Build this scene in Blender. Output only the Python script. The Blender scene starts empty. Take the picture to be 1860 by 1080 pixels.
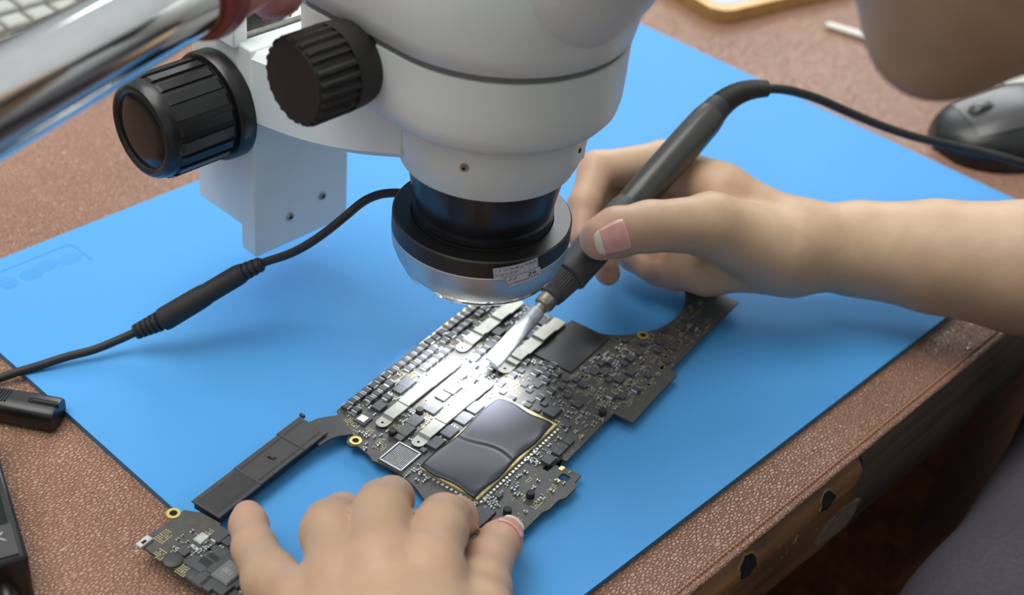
import bpy, math, random
import numpy as np
from mathutils import Vector, Matrix
from mathutils.geometry import tessellate_polygon

random.seed(7)
PI = math.pi
SC = bpy.context.scene
COL = SC.collection

# ------------------------------------------------------------------ camera, world, lights, exposure
# World: metres, z up, table top z = 0, origin at the centre of the blue mat; x along its long side, y away from the seated person.
CAM = Vector((-0.52620079, -0.42049442, 0.45894298))
C_RIGHT = Vector((0.68968694, -0.71898391, 0.08598874))
C_UP = Vector((0.37746233, 0.45831629, 0.80465419))
C_FWD = Vector((0.61794345, 0.52250198, -0.5874841))
FPX = 2613.928

cam_data = bpy.data.cameras.new('camera')
cam = bpy.data.objects.new('camera', cam_data)
COL.objects.link(cam)
m = Matrix.Identity(4)
for i in range(3):
    m[i][0] = C_RIGHT[i]; m[i][1] = C_UP[i]; m[i][2] = -C_FWD[i]; m[i][3] = CAM[i]
cam.matrix_world = m
cam_data.sensor_width = 36.0
cam_data.sensor_fit = 'HORIZONTAL'
cam_data.lens = 36.0 * FPX / 1860.0
cam_data.clip_start = 0.02
cam_data.clip_end = 30
cam_data.dof.use_dof = True
cam_data.dof.focus_distance = 0.645
cam_data.dof.aperture_fstop = 7.5
SC.camera = cam

W = bpy.data.worlds.new('room_light')
SC.world = W
W.use_nodes = True
nt = W.node_tree
nt.nodes.clear()
o_ = nt.nodes.new('ShaderNodeOutputWorld')
bg = nt.nodes.new('ShaderNodeBackground')
tc = nt.nodes.new('ShaderNodeTexCoord')
sx = nt.nodes.new('ShaderNodeSeparateXYZ')
mr = nt.nodes.new('ShaderNodeMapRange')
rp = nt.nodes.new('ShaderNodeValToRGB')
nt.links.new(tc.outputs['Generated'], sx.inputs[0])
nt.links.new(sx.outputs['Z'], mr.inputs['Value'])
mr.inputs['From Min'].default_value = -1; mr.inputs['From Max'].default_value = 1
nt.links.new(mr.outputs['Result'], rp.inputs['Fac'])
e = rp.color_ramp.elements
e[0].position = 0.44; e[0].color = (0.05, 0.045, 0.04, 1)
e[1].position = 0.56; e[1].color = (0.47, 0.52, 0.53, 1)
e3 = e.new(0.85); e3.color = (0.90, 0.97, 0.98, 1)
nt.links.new(rp.outputs['Color'], bg.inputs['Color'])
bg.inputs['Strength'].default_value = 0.72
nt.links.new(bg.outputs[0], o_.inputs[0])


def area(name, loc, target, sx_, sy_, energy, color=(1, 1, 1)):
    l = bpy.data.lights.new(name, 'AREA')
    l.shape = 'RECTANGLE'; l.size = sx_; l.size_y = sy_; l.energy = energy; l.color = color
    o = bpy.data.objects.new(name, l)
    COL.objects.link(o)
    o.location = loc
    o.rotation_euler = (Vector(target) - Vector(loc)).to_track_quat('-Z', 'Y').to_euler()
    return o


area('ceiling_light', (-0.55, 0.62, 2.35), (-0.08, -0.05, 0), 2.0, 1.5, 51, (1.0, 0.985, 0.95))
area('window_light', (1.9, 1.5, 1.45), (0, -0.05, 0), 1.7, 1.2, 33, (0.94, 0.97, 1.0))

SC.view_settings.view_transform = 'Standard'
SC.view_settings.look = 'None'
SC.view_settings.gamma = 1
SC.view_settings.use_curve_mapping = False
SC.view_settings.exposure = 0.0


# ------------------------------------------------------------------ measuring helpers
def ray(px, py):
    return C_RIGHT * ((px - 930) / FPX) + C_UP * ((540 - py) / FPX) + C_FWD


def at(px, py, z):
    """point at height z seen in the photograph at px, py"""
    r = ray(px, py)
    return CAM + r * ((z - CAM.z) / r.z)


# ------------------------------------------------------------------ materials
def lin(c):
    return tuple(((v / 255.0) / 12.92 if v / 255.0 <= 0.04045 else ((v / 255.0 + 0.055) / 1.055) ** 2.4) for v in c)


class NT:
    def __init__(s, name):
        s.m = bpy.data.materials.new(name); s.m.use_nodes = True
        s.t = s.m.node_tree; s.b = s.t.nodes['Principled BSDF']
        s.tc = s.t.nodes.new('ShaderNodeTexCoord')

    def n(s, typ, **kw):
        nd = s.t.nodes.new(typ)
        for k, v in kw.items():
            if hasattr(nd, k):
                setattr(nd, k, v)
            else:
                nd.inputs[k].default_value = v
        return nd

    def l(s, a, b):
        s.t.links.new(a, b)

    def noise(s, scale, detail=3, rough=0.5, coord='Object', vec=None):
        nd = s.n('ShaderNodeTexNoise')
        nd.inputs['Scale'].default_value = scale; nd.inputs['Detail'].default_value = detail
        nd.inputs['Roughness'].default_value = rough
        s.l(vec if vec is not None else s.tc.outputs[coord], nd.inputs['Vector'])
        return nd

    def ramp(s, fac, stops):
        r = s.n('ShaderNodeValToRGB')
        el = r.color_ramp.elements
        el[0].position, el[0].color = stops[0][0], (*stops[0][1], 1)
        el[1].position, el[1].color = stops[-1][0], (*stops[-1][1], 1)
        for p, c in stops[1:-1]:
            x = el.new(p); x.color = (*c, 1)
        s.l(fac, r.inputs['Fac'])
        return r

    def bump(s, height, strength, dist, normal=None):
        b = s.n('ShaderNodeBump')
        b.inputs['Strength'].default_value = strength; b.inputs['Distance'].default_value = dist
        s.l(height, b.inputs['Height'])
        if normal is not None:
            s.l(normal, b.inputs['Normal'])
        return b


def mat(name, rgb, rough=0.5, metal=0.0, spec=0.5, var=0.06, vscale=120, bump=0.0, bscale=900, coat=0.0, bdist=0.0003):
    t = NT(name)
    c = lin(rgb)
    n1 = t.noise(vscale, 4)
    a = tuple(max(0, v * (1 - var * 2)) for v in c); b = tuple(min(1, v * (1 + var * 2)) for v in c)
    r = t.ramp(n1.outputs['Fac'], [(0.3, a), (0.7, b)])
    t.l(r.outputs['Color'], t.b.inputs['Base Color'])
    t.b.inputs['Roughness'].default_value = rough
    t.b.inputs['Metallic'].default_value = metal
    t.b.inputs['Specular IOR Level'].default_value = spec
    t.b.inputs['Coat Weight'].default_value = coat
    if bump:
        n2 = t.noise(bscale, 3)
        bb = t.bump(n2.outputs['Fac'], bump, bdist)
        t.l(bb.outputs['Normal'], t.b.inputs['Normal'])
    return t.m


def mat_leather():
    t = NT('brown_leather')
    wob = t.noise(260, 2)
    mix = t.n('ShaderNodeMix'); mix.data_type = 'VECTOR'; mix.inputs['Factor'].default_value = 0.0012
    add = t.n('ShaderNodeVectorMath'); add.operation = 'MULTIPLY_ADD'
    t.l(wob.outputs['Color'], add.inputs[0]); add.inputs[1].default_value = (0.0016, 0.0016, 0); t.l(t.tc.outputs['Object'], add.inputs[2])
    v = t.n('ShaderNodeTexVoronoi'); v.feature = 'DISTANCE_TO_EDGE'; v.inputs['Scale'].default_value = 640
    mp = t.n('ShaderNodeMapping'); mp.inputs['Rotation'].default_value = (0, 0, 0.5); mp.inputs['Scale'].default_value = (0.62, 1.15, 1)
    t.l(add.outputs[0], mp.inputs['Vector']); t.l(mp.outputs[0], v.inputs['Vector'])
    r = t.ramp(v.outputs['Distance'], [(0.0, (0, 0, 0)), (0.22, (1, 1, 1))])
    n2 = t.noise(1500, 2)
    b1 = t.bump(r.outputs['Color'], 0.9, 0.0006)
    b2 = t.bump(n2.outputs['Fac'], 0.25, 0.0002, b1.outputs['Normal'])
    t.l(b2.outputs['Normal'], t.b.inputs['Normal'])
    n3 = t.noise(9, 4)
    base = t.ramp(n3.outputs['Fac'], [(0.3, lin((166, 122, 100))), (0.7, lin((186, 141, 117)))])
    dk = t.n('ShaderNodeMix'); dk.data_type = 'RGBA'; dk.blend_type = 'MULTIPLY'; dk.inputs['Factor'].default_value = 0.3
    t.l(base.outputs['Color'], dk.inputs['A']); t.l(r.outputs['Color'], dk.inputs['B'])
    t.l(dk.outputs['Result'], t.b.inputs['Base Color'])
    t.b.inputs['Roughness'].default_value = 0.3
    t.b.inputs['Specular IOR Level'].default_value = 0.75
    return t.m


def mat_wood(name, c1, c2, scale=1.0, rough=0.5):
    t = NT(name)
    mp = t.n('ShaderNodeMapping'); mp.inputs['Scale'].default_value = (6 * scale, 120 * scale, 120 * scale)
    t.l(t.tc.outputs['Object'], mp.inputs['Vector'])
    n1 = t.noise(1.0, 5, 0.6, vec=mp.outputs[0])
    n2 = t.noise(22 * scale, 4)
    mul = t.n('ShaderNodeMath'); mul.operation = 'MULTIPLY_ADD'
    t.l(n2.outputs['Fac'], mul.inputs[0]); mul.inputs[1].default_value = 0.5; t.l(n1.outputs['Fac'], mul.inputs[2])
    r = t.ramp(mul.outputs[0], [(0.5, lin(c1)), (1.0, lin(c2))])
    t.l(r.outputs['Color'], t.b.inputs['Base Color'])
    t.b.inputs['Roughness'].default_value = rough
    bb = t.bump(mul.outputs[0], 0.3, 0.0006)
    t.l(bb.outputs['Normal'], t.b.inputs['Normal'])
    return t.m


def mat_skin():
    t = NT('skin')
    n1 = t.noise(60, 4)
    att = t.n('ShaderNodeAttribute'); att.attribute_name = 'flush'
    r = t.ramp(n1.outputs['Fac'], [(0.25, lin((189, 155, 125))), (0.75, lin((203, 171, 140)))])
    mx = t.n('ShaderNodeMix'); mx.data_type = 'RGBA'
    t.l(att.outputs['Fac'], mx.inputs['Factor']); t.l(r.outputs['Color'], mx.inputs['A'])
    mx.inputs['B'].default_value = (*lin((214, 154, 136)), 1)
    t.l(mx.outputs['Result'], t.b.inputs['Base Color'])
    t.b.inputs['Roughness'].default_value = 0.5
    t.b.inputs['Subsurface Weight'].default_value = 0.12
    t.b.inputs['Subsurface Radius'].default_value = (0.006, 0.0025, 0.0015)
    t.b.inputs['Subsurface Scale'].default_value = 1.0
    v = t.n('ShaderNodeTexVoronoi'); v.feature = 'DISTANCE_TO_EDGE'; v.inputs['Scale'].default_value = 900
    t.l(t.tc.outputs['Object'], v.inputs['Vector'])
    n2 = t.noise(140, 3)
    b1 = t.bump(v.outputs['Distance'], 0.15, 0.0002)
    b2 = t.bump(n2.outputs['Fac'], 0.22, 0.0012, b1.outputs['Normal'])
    t.l(b2.outputs['Normal'], t.b.inputs['Normal'])
    return t.m


def mat_emit(name, rgb, strength):
    t = NT(name)
    t.b.inputs['Base Color'].default_value = (*lin(rgb), 1)
    t.b.inputs['Emission Color'].default_value = (*lin(rgb), 1)
    t.b.inputs['Emission Strength'].default_value = strength
    return t.m


def mat_brushed(name, rgb, rough=0.25):
    t = NT(name)
    mp = t.n('ShaderNodeMapping'); mp.inputs['Scale'].default_value = (4, 4, 2500)
    t.l(t.tc.outputs['Object'], mp.inputs['Vector'])
    n1 = t.noise(1.0, 3, vec=mp.outputs[0])
    c = lin(rgb)
    r = t.ramp(n1.outputs['Fac'], [(0.2, tuple(v * .85 for v in c)), (0.8, c)])
    t.l(r.outputs['Color'], t.b.inputs['Base Color'])
    t.b.inputs['Metallic'].default_value = 1; t.b.inputs['Roughness'].default_value = rough
    return t.m


def mat_glass(name, rgb):
    t = NT(name)
    t.b.inputs['Base Color'].default_value = (*lin(rgb), 1)
    t.b.inputs['Transmission Weight'].default_value = 1
    t.b.inputs['Roughness'].default_value = 0.08
    return t.m


M = dict(
    leather=mat_leather(),
    mat=mat('blue_silicone', (78, 156, 220), 0.62, spec=0.3, var=0.015, vscale=14, bump=0.12, bscale=2500),
    mat_dark=mat('blue_silicone_recess', (72, 149, 212), 0.65, spec=0.3, var=0.02),
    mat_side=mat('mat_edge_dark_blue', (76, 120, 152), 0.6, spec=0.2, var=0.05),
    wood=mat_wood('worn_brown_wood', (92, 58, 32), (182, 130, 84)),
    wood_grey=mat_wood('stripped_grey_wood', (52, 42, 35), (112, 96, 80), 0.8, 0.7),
    patch=mat('pale_filler_patch', (122, 108, 94), 0.8, var=0.15, vscale=300, bump=0.4),
    hole=mat('dark_hole', (22, 17, 14), 0.9, var=0.1),
    pale_edge=mat('splintered_pale_rim', (158, 128, 94), 0.8, var=0.15),
    thread=mat('brown_thread', (178, 132, 106), 0.7, var=0.15, vscale=900),
    floor=mat('dark_floor', (13, 10, 9), 0.8, var=0.2, vscale=6),
    chair=mat_wood('dark_red_wood', (86, 50, 32), (150, 92, 60), 0.6),
    scope=mat('light_grey_enamel', (226, 232, 231), 0.38, spec=0.45, var=0.012, vscale=20, bump=0.03, bscale=1800),
    scope_dk=mat('grey_enamel_seam', (120, 122, 120), 0.6, var=0.03),
    black=mat('black_plastic', (26, 25, 25), 0.32, var=0.08, vscale=60),
    black_gloss=mat('glossy_black_plastic', (16, 19, 19), 0.2, spec=0.35, var=0.08, vscale=60),
    black_matte=mat('matte_black_rubber', (34, 32, 31), 0.6, var=0.08, vscale=200, bump=0.15),
    anod=mat('black_anodised_metal', (28, 27, 26), 0.36, spec=0.6, var=0.15, vscale=1500, bump=0.1, bscale=3000),
    lens_barrel=mat('dark_blue_black_barrel', (22, 24, 32), 0.28, spec=0.6, var=0.06),
    brushed=mat_brushed('brushed_aluminium', (222, 218, 214), 0.42),
    chrome=mat('chrome', (226, 226, 224), 0.07, metal=1.0, var=0.02),
    steel=mat('dull_steel', (170, 168, 162), 0.35, metal=1.0, var=0.08, vscale=400),
    steel_burnt=mat('heat_stained_steel', (164, 152, 140), 0.4, metal=1.0, var=0.2, vscale=500),
    tipwhite=mat('tinned_tip_metal', (206, 208, 212), 0.42, metal=0.6, var=0.08, vscale=300),
    red=mat('dark_red_plastic', (128, 62, 60), 0.4, var=0.06),
    pink=mat('pink_red_plastic', (196, 132, 130), 0.4, var=0.05),
    gold=mat('gold_plating', (226, 204, 120), 0.35, metal=0.8, var=0.05, vscale=800),
    padgold=mat('gold_solder_pads', (214, 202, 140), 0.45, metal=0.3, var=0.1, vscale=900),
    solder=mat('solder_silver', (206, 208, 206), 0.32, metal=0.6, var=0.08, vscale=900),
    pcb=mat('black_circuit_board', (76, 74, 71), 0.42, spec=0.5, var=0.1, vscale=250, bump=0.12, bscale=2500),
    pcb_edge=mat('circuit_board_edge', (70, 60, 52), 0.7, var=0.1),
    trace=mat('board_copper_traces', (118, 110, 88), 0.5, metal=0.2, var=0.15, vscale=600),
    chip=mat('dark_chip_package', (74, 75, 79), 0.4, var=0.08, vscale=600),
    chip_blue=mat('blue_black_inductor', (62, 62, 66), 0.4, var=0.08, vscale=600),
    chip_grey=mat('grey_inductor', (120, 120, 118), 0.5, var=0.05, vscale=600, bump=0.1),
    shield=mat('tin_heat_bar', (158, 157, 148), 0.38, metal=0.75, var=0.06, vscale=200, bump=0.05),
    graphite=mat('black_graphite_film', (44, 42, 45), 0.38, var=0.06, vscale=80),
    fin=mat('black_fin_cover', (66, 64, 65), 0.5, var=0.04, vscale=200, bump=0.08),
    fin_dark=mat('fin_recess_black', (18, 17, 17), 0.6, var=0.05),
    cream=mat('cream_gold_frame', (206, 190, 140), 0.4, metal=0.4, var=0.1, vscale=400),
    whiteplastic=mat('white_plastic', (226, 224, 214), 0.5, var=0.02),
    keygrey=mat('grey_keycap', (176, 176, 168), 0.6, var=0.03),
    keybase=mat('pale_keyboard_base', (150, 150, 144), 0.6, var=0.03),
    phoneglass=mat('grey_blue_glass', (130, 138, 150), 0.12, var=0.05, vscale=20),
    phonegold=mat('brushed_gold_rim', (184, 152, 96), 0.4, metal=0.6, var=0.06, vscale=80),
    mouse_top=mat('grey_black_mouse_shell', (66, 64, 64), 0.28, var=0.05, vscale=60),
    sticker=mat('white_sticker_paper', (206, 204, 212), 0.5, var=0.03, vscale=900),
    ink=mat('violet_ink', (74, 70, 120), 0.6, var=0.1),
    inkred=mat('red_ink', (150, 40, 48), 0.6, var=0.1),
    inkdark=mat('dark_pen_ink', (34, 34, 58), 0.6, var=0.1),
    print_grey=mat('pale_grey_print', (168, 168, 172), 0.6, var=0.05),
    glass=mat_glass('clear_glass', (235, 240, 245)),
    led=mat_emit('lit_white_led', (235, 242, 255), 6.0),
    skin=mat_skin(),
    nail=mat('fingernail', (232, 170, 160), 0.3, var=0.04, vscale=200, coat=0.2),
    nailtip=mat('fingernail_free_edge', (236, 222, 200), 0.35, var=0.03),
    cloth=mat('charcoal_cloth', (84, 80, 88), 0.85, spec=0.2, var=0.06, vscale=400, bump=0.3, bscale=1600),
    hair=mat('black_hair', (20, 17, 16), 0.45, var=0.2, vscale=600, bump=0.5),
    eye=mat('eye', (220, 216, 210), 0.2, var=0.02),
    iron=mat('dark_grey_iron_handle', (58, 57, 54), 0.3, var=0.05, vscale=200),
    film=mat('dark_blue_grey_film', (50, 50, 58), 0.34, var=0.06, vscale=80),
    grip=mat('grey_rubber_grip', (70, 68, 68), 0.55, var=0.05, vscale=300),
)


# ------------------------------------------------------------------ mesh helpers
INV = {}


def thing(name, label, cat, loc=(0, 0, 0), rotz=0.0, group=None):
    o = bpy.data.objects.new(name, None)
    COL.objects.link(o)
    o.location = loc; o.rotation_euler = (0, 0, rotz); o.empty_display_size = 0.02
    o['label'] = label; o['category'] = cat
    if group:
        o['group'] = group
    INV[o.name] = (Matrix.Translation(loc) @ Matrix.Rotation(rotz, 4, 'Z')).inverted()
    return o


def root(o):
    while o.parent:
        o = o.parent
    return o


class MB:
    def __init__(s):
        s.v = []; s.f = []; s.mi = []

    def add(s, vs, fs, mi=0):
        b = len(s.v)
        s.v += [tuple(x) for x in vs]
        s.f += [tuple(i + b for i in f) for f in fs]
        s.mi += [mi] * len(fs)
        return s

    def box(s, c, d, rz=0.0, mi=0, top=1.0):
        cx, cy, cz = c; x, y, z = d[0] / 2, d[1] / 2, d[2] / 2
        ca, sa = math.cos(rz), math.sin(rz)
        vs = []
        for k, (zz, q) in enumerate(((-z, 1.0), (z, top))):
            for a, b in ((-x, -y), (x, -y), (x, y), (-x, y)):
                a *= q; b *= q
                vs.append((cx + a * ca - b * sa, cy + a * sa + b * ca, cz + zz))
        return s.add(vs, [(0, 3, 2, 1), (4, 5, 6, 7), (0, 1, 5, 4), (1, 2, 6, 5), (2, 3, 7, 6), (3, 0, 4, 7)], mi)

    def cbox(s, c, d, ch, rz=0.0, mi=0):
        """box with chamfered upper edges"""
        cx, cy, cz = c; x, y, z = d[0] / 2, d[1] / 2, d[2] / 2
        ca, sa = math.cos(rz), math.sin(rz)
        vs = []
        for zz, q in ((-z, 0), (z - ch, 0), (z, ch)):
            for a, b in ((-x + q, -y + q), (x - q, -y + q), (x - q, y - q), (-x + q, y - q)):
                vs.append((cx + a * ca - b * sa, cy + a * sa + b * ca, cz + zz))
        fs = [(0, 3, 2, 1), (8, 9, 10, 11)]
        for k in (0, 4):
            for i in range(4):
                j = (i + 1) % 4
                fs.append((k + i, k + j, k + 4 + j, k + 4 + i))
        return s.add(vs, fs, mi)

    def rings(s, rings, caps=(True, True), mi=0, closed=True):
        n = len(rings[0]); vs = [p for r in rings for p in r]; fs = []
        for k in range(len(rings) - 1):
            for i in range(n if closed else n - 1):
                j = (i + 1) % n
                fs.append((k * n + i, k * n + j, (k + 1) * n + j, (k + 1) * n + i))
        if caps[0]:
            fs.append(tuple(range(n - 1, -1, -1)))
        if caps[1]:
            fs.append(tuple((len(rings) - 1) * n + i for i in range(n)))
        return s.add(vs, fs, mi)

    def lathe(s, prof, origin=(0, 0, 0), axis=(0, 0, 1), n=48, caps=(True, True), mi=0, rmod=None):
        ax = Vector(axis).normalized()
        ref = Vector((1, 0, 0)) if abs(ax.x) < 0.9 else Vector((0, 1, 0))
        e1 = (ref - ax * ref.dot(ax)).normalized(); e2 = ax.cross(e1)
        rs = []
        for r, h in prof:
            ring = []
            for i in range(n):
                a = 2 * PI * i / n
                q = r * (rmod(a, h) if rmod else 1)
                ring.append(Vector(origin) + ax * h + e1 * (q * math.cos(a)) + e2 * (q * math.sin(a)))
            rs.append(ring)
        return s.rings(rs, caps, mi)

    def tube(s, pts, rad, n=12, caps=(True, True), mi=0, flat=1.0):
        pts = [Vector(p) for p in pts]
        rr = rad if hasattr(rad, '__len__') else [rad] * len(pts)
        t0 = (pts[1] - pts[0]).normalized()
        up = Vector((0, 0, 1)) if abs(t0.z) < 0.9 else Vector((1, 0, 0))
        e1 = (up - t0 * up.dot(t0)).normalized()
        rs = []
        for i, p in enumerate(pts):
            t = (pts[min(i + 1, len(pts) - 1)] - pts[max(i - 1, 0)]).normalized()
            e1 = (e1 - t * e1.dot(t)).normalized(); e2 = t.cross(e1)
            rs.append([p + e1 * (rr[i] * flat * math.cos(2 * PI * k / n)) + e2 * (rr[i] * math.sin(2 * PI * k / n)) for k in range(n)])
        return s.rings(rs, caps, mi)

    def prism(s, outer, z0, z1, holes=(), mi=0, side_mi=None):
        polys = [[Vector((p[0], p[1], 0)) for p in q] for q in (outer, *holes)]
        flat = [p for q in polys for p in q]
        n = len(flat)
        tri = tessellate_polygon(polys)
        vs = [(p.x, p.y, z0) for p in flat] + [(p.x, p.y, z1) for p in flat]
        top = []
        for a, b, c in tri:
            cr = (flat[b] - flat[a]).cross(flat[c] - flat[a]).z
            if cr < 0:
                a, c = c, a
            top.append((n + a, n + b, n + c))
        bot = [(c - n, b - n, a - n) for a, b, c in top]
        b0 = len(s.v)
        s.add(vs, top + bot, mi)
        off = 0; side = []
        for qi, q in enumerate(polys):
            k = len(q)
            ar = sum(q[i].x * q[(i + 1) % k].y - q[(i + 1) % k].x * q[i].y for i in range(k))
            for i in range(k):
                a, b = off + i, off + (i + 1) % k
                if (ar > 0) == (qi == 0):
                    side.append((b0 + a, b0 + b, b0 + n + b, b0 + n + a))
                else:
                    side.append((b0 + b, b0 + a, b0 + n + a, b0 + n + b))
            off += k
        s.f += side; s.mi += [mi if side_mi is None else side_mi] * len(side)
        return s

    def mesh(s, name, mats, smooth=False, inv=None):
        me = bpy.data.meshes.new(name)
        vs = s.v if inv is None else [inv @ Vector(v) for v in s.v]
        me.from_pydata([tuple(v) for v in vs], [], s.f)
        for k in (mats if isinstance(mats, (list, tuple)) else [mats]):
            me.materials.append(M[k])
        me.polygons.foreach_set('material_index', s.mi)
        if smooth:
            me.polygons.foreach_set('use_smooth', [True] * len(me.polygons))
            if smooth != 'all':
                me.set_sharp_from_angle(angle=math.radians(smooth if smooth is not True else 38))
        me.update()
        return me

    def build(s, name, mats, parent=None, smooth=True, bevel=0.0, local=False, label=None, kind=None, seg=2):
        inv = None
        if parent is not None and not local:
            inv = INV.get(root(parent).name)
        me = s.mesh(name, mats, smooth, inv)
        o = bpy.data.objects.new(name, me)
        COL.objects.link(o)
        if parent is not None:
            o.parent = parent
        if bevel:
            b = o.modifiers.new('bevel', 'BEVEL')
            b.width = bevel; b.segments = seg; b.limit_method = 'ANGLE'; b.angle_limit = math.radians(40)
            me.polygons.foreach_set('use_smooth', [True] * len(me.polygons))
            b.harden_normals = False
        if label:
            o['label'] = label
        if kind:
            o['kind'] = kind
        return o


def place(name, me, loc, parent, rotz=0.0, scale=None):
    o = bpy.data.objects.new(name, me)
    COL.objects.link(o)
    o.parent = parent; o.location = loc; o.rotation_euler = (0, 0, rotz)
    if scale:
        o.scale = scale
    return o


def spline(ps, k=8):
    """Catmull-Rom through the points"""
    P = [Vector(p) for p in ps]
    P = [P[0] * 2 - P[1]] + P + [P[-1] * 2 - P[-2]]
    out = []
    for i in range(1, len(P) - 2):
        for j in range(k):
            t = j / k
            a, b, c, d = P[i - 1], P[i], P[i + 1], P[i + 2]
            out.append(0.5 * ((2 * b) + (c - a) * t + (2 * a - 5 * b + 4 * c - d) * t * t + (3 * b - a - 3 * c + d) * t ** 3))
    out.append(P[-2].copy())
    return out


def rrect(x0, x1, y0, y1, r, n=6):
    out = []
    for cx, cy, a0 in ((x1 - r, y1 - r, 0), (x0 + r, y1 - r, PI / 2), (x0 + r, y0 + r, PI), (x1 - r, y0 + r, 1.5 * PI)):
        for i in range(n + 1):
            a = a0 + PI / 2 * i / n
            out.append((cx + r * math.cos(a), cy + r * math.sin(a)))
    return out


def text_mesh(body, size):
    cu = bpy.data.curves.new('lettering', 'FONT')
    cu.body = body; cu.size = size; cu.align_x = 'CENTER'; cu.align_y = 'CENTER'; cu.resolution_u = 2
    o = bpy.data.objects.new('lettering', cu)
    COL.objects.link(o)
    bpy.context.view_layer.update()
    me = o.to_mesh()
    vs = [v.co.copy() for v in me.vertices]; fs = [tuple(p.vertices) for p in me.polygons]
    o.to_mesh_clear()
    bpy.data.objects.remove(o); bpy.data.curves.remove(cu)
    return vs, fs


# ================================================================== setting
f = MB().box((0, 0.3, -0.735), (5, 5, 0.03)).build('floor', 'floor', smooth=False)
f['kind'] = 'structure'

# ------------------------------------------------------------------ table
YE = -0.213
tb = thing('table', 'wooden workbench table with a worn chipped front edge under the brown leather cover', 'table', (-0.05, 0.25, -0.72))


def front_profile(y_front, z0, z1, r):
    p = [(y_front + 0.03, z0), (y_front + 0.004, z0), (y_front, z0 + 0.004)]
    for i in range(7):
        a = PI - PI / 2 * i / 6
        p.append((y_front + r + r * math.cos(a), z1 - r + r * math.sin(a)))
    p.append((y_front + 0.03, z1))
    return p


def edge_strip(x0, x1, prof, nx=24, wob=0.0006):
    mb = MB(); rs = []
    for i in range(nx + 1):
        x = x0 + (x1 - x0) * i / nx
        rs.append([(x, y + random.uniform(-wob, wob) * (1 if 1 < k < len(prof) - 1 else 0), z) for k, (y, z) in enumerate(prof)])
    mb.rings(rs, (True, True))
    mb.f = [tuple(reversed(q)) for q in mb.f]
    return mb


MB().box((-0.05, 0.285, -0.029), (1.7, 0.936, 0.052)).build('tabletop', 'wood_grey', tb, False)
edge_strip(-0.9, 0.0, front_profile(YE, -0.054, -0.0022, 0.013), 60).build('front_edge_board', 'wood', tb, 55, label='brown worn wooden front edge board')
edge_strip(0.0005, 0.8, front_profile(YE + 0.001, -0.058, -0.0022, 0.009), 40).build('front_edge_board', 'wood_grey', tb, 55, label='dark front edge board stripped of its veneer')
MB().box((-0.05, 0.0, -0.115), (1.5, 0.02, 0.12)).build('apron', 'wood_grey', tb, False)
MB().box((-0.05, 0.70, -0.36), (1.5, 0.02, 0.62)).build('blocker_back_panel', 'wood_grey', tb, False)  # unseen panel, added to keep window light from reaching under the table
MB().box((.33, -.095, -.392), (.34, .20, .655)).build('drawer_pedestal', 'chair', tb, False, label='red-brown drawer pedestal in the shadow')
for x in (-0.8, 0.72):
    MB().box((x, 0.28, -0.36), (0.02, 0.84, 0.62)).build('blocker_side_panel', 'wood_grey', tb, False)  # unseen sides, added to darken the space under the table
for x, y in ((-0.8, -0.12), (0.68, -0.12), (-0.8, 0.68), (0.68, 0.68)):
    MB().box((x, y, -0.387), (0.06, 0.06, 0.665), top=1.15).build('leg', 'wood', tb, False)


def blob(cx, cz, rx, rz, y, seed, name, mtl, parent, depth=0.0012, n=16, label=None):
    rnd = random.Random(seed)
    pts = [(rx * (0.75 + 0.45 * rnd.random()) * math.cos(2 * PI * i / n), rz * (0.75 + 0.45 * rnd.random()) * math.sin(2 * PI * i / n)) for i in range(n)]
    mb = MB()
    yy = (lambda z: y + (0.013 - math.sqrt(max(0, 0.013 ** 2 - max(0, z + 0.0152) ** 2))) if z > -0.0152 else y)
    f0 = [(cx + a, yy(cz + b) - depth, cz + b) for a, b in pts]
    f1 = [(cx + a * 1.04, yy(cz + b) + 0.004, cz + b * 1.04) for a, b in pts]
    mb.rings([f1, f0])
    return mb.build(name, mtl, parent, False, label=label)


for k, (px, py, rx, rz) in enumerate(((1370, 1012, 0.0062, 0.0058), (1515, 892, 0.0058, 0.0048))):
    r_ = ray(px, py); t_ = (YE - CAM.y) / r_.y; p = CAM + r_ * t_
    cz = min(-0.010, p.z - 0.004)
    blob(p.x - 0.004, cz, rx * 1.18, rz * 1.18, YE, 5 + k, 'splintered_rim', 'pale_edge', tb, 0.0005)
    blob(p.x - 0.004, cz, rx, rz, YE, 5 + k, 'chipped_hole', 'hole', tb, 0.0009)
blob(-0.012, -0.040, 0.018, 0.010, YE, 11, 'filler_patch', 'patch', tb, 0.0006)
for k in range(12):
    x_, z_ = random.uniform(-0.15, -0.03), random.uniform(-0.034, -0.018); a_ = random.uniform(.6, 2.2); l_ = random.uniform(.001, .0035)
    MB().tube([(x_, YE - .0001, z_), (x_ + l_ * math.cos(a_), YE - .0001, z_ + l_ * math.sin(a_))], .00035, 5).build('scratch', 'pale_edge', tb, False)

# ------------------------------------------------------------------ leather cover
lc = thing('leather_desk_cover', 'brown grained leather desk cover with a stitched edge, spread over the whole table', 'desk cover', (-0.05, 0.25, -0.002))
mb = MB()
mb.box((-0.05, 0.2525, -0.0008), (1.66, 0.925, 0.0024))
mb.build('leather_sheet', 'leather', lc, True, bevel=0.0008)
rs = []
for i in range(121):
    x = -0.88 + 1.66 * i / 120
    rs.append([(x, -0.2095 + 0.0017 * math.cos(a) * (1 + 0.1 * math.sin(i * 2.3)), -0.0002 + 0.0015 * math.sin(a)) for a in [2 * PI * k / 10 for k in range(10)]])
MB().rings(rs).build('rolled_edge', 'leather', lc, True)
st = MB().lathe([(0.0002, -0.0012), (0.0007, -0.0008), (0.0009, 0), (0.0007, 0.0008), (0.0002, 0.0012)], axis=(1, 0.3, 0), n=6).mesh('stitch', 'thread', True)
inv = INV['leather_desk_cover']
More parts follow.
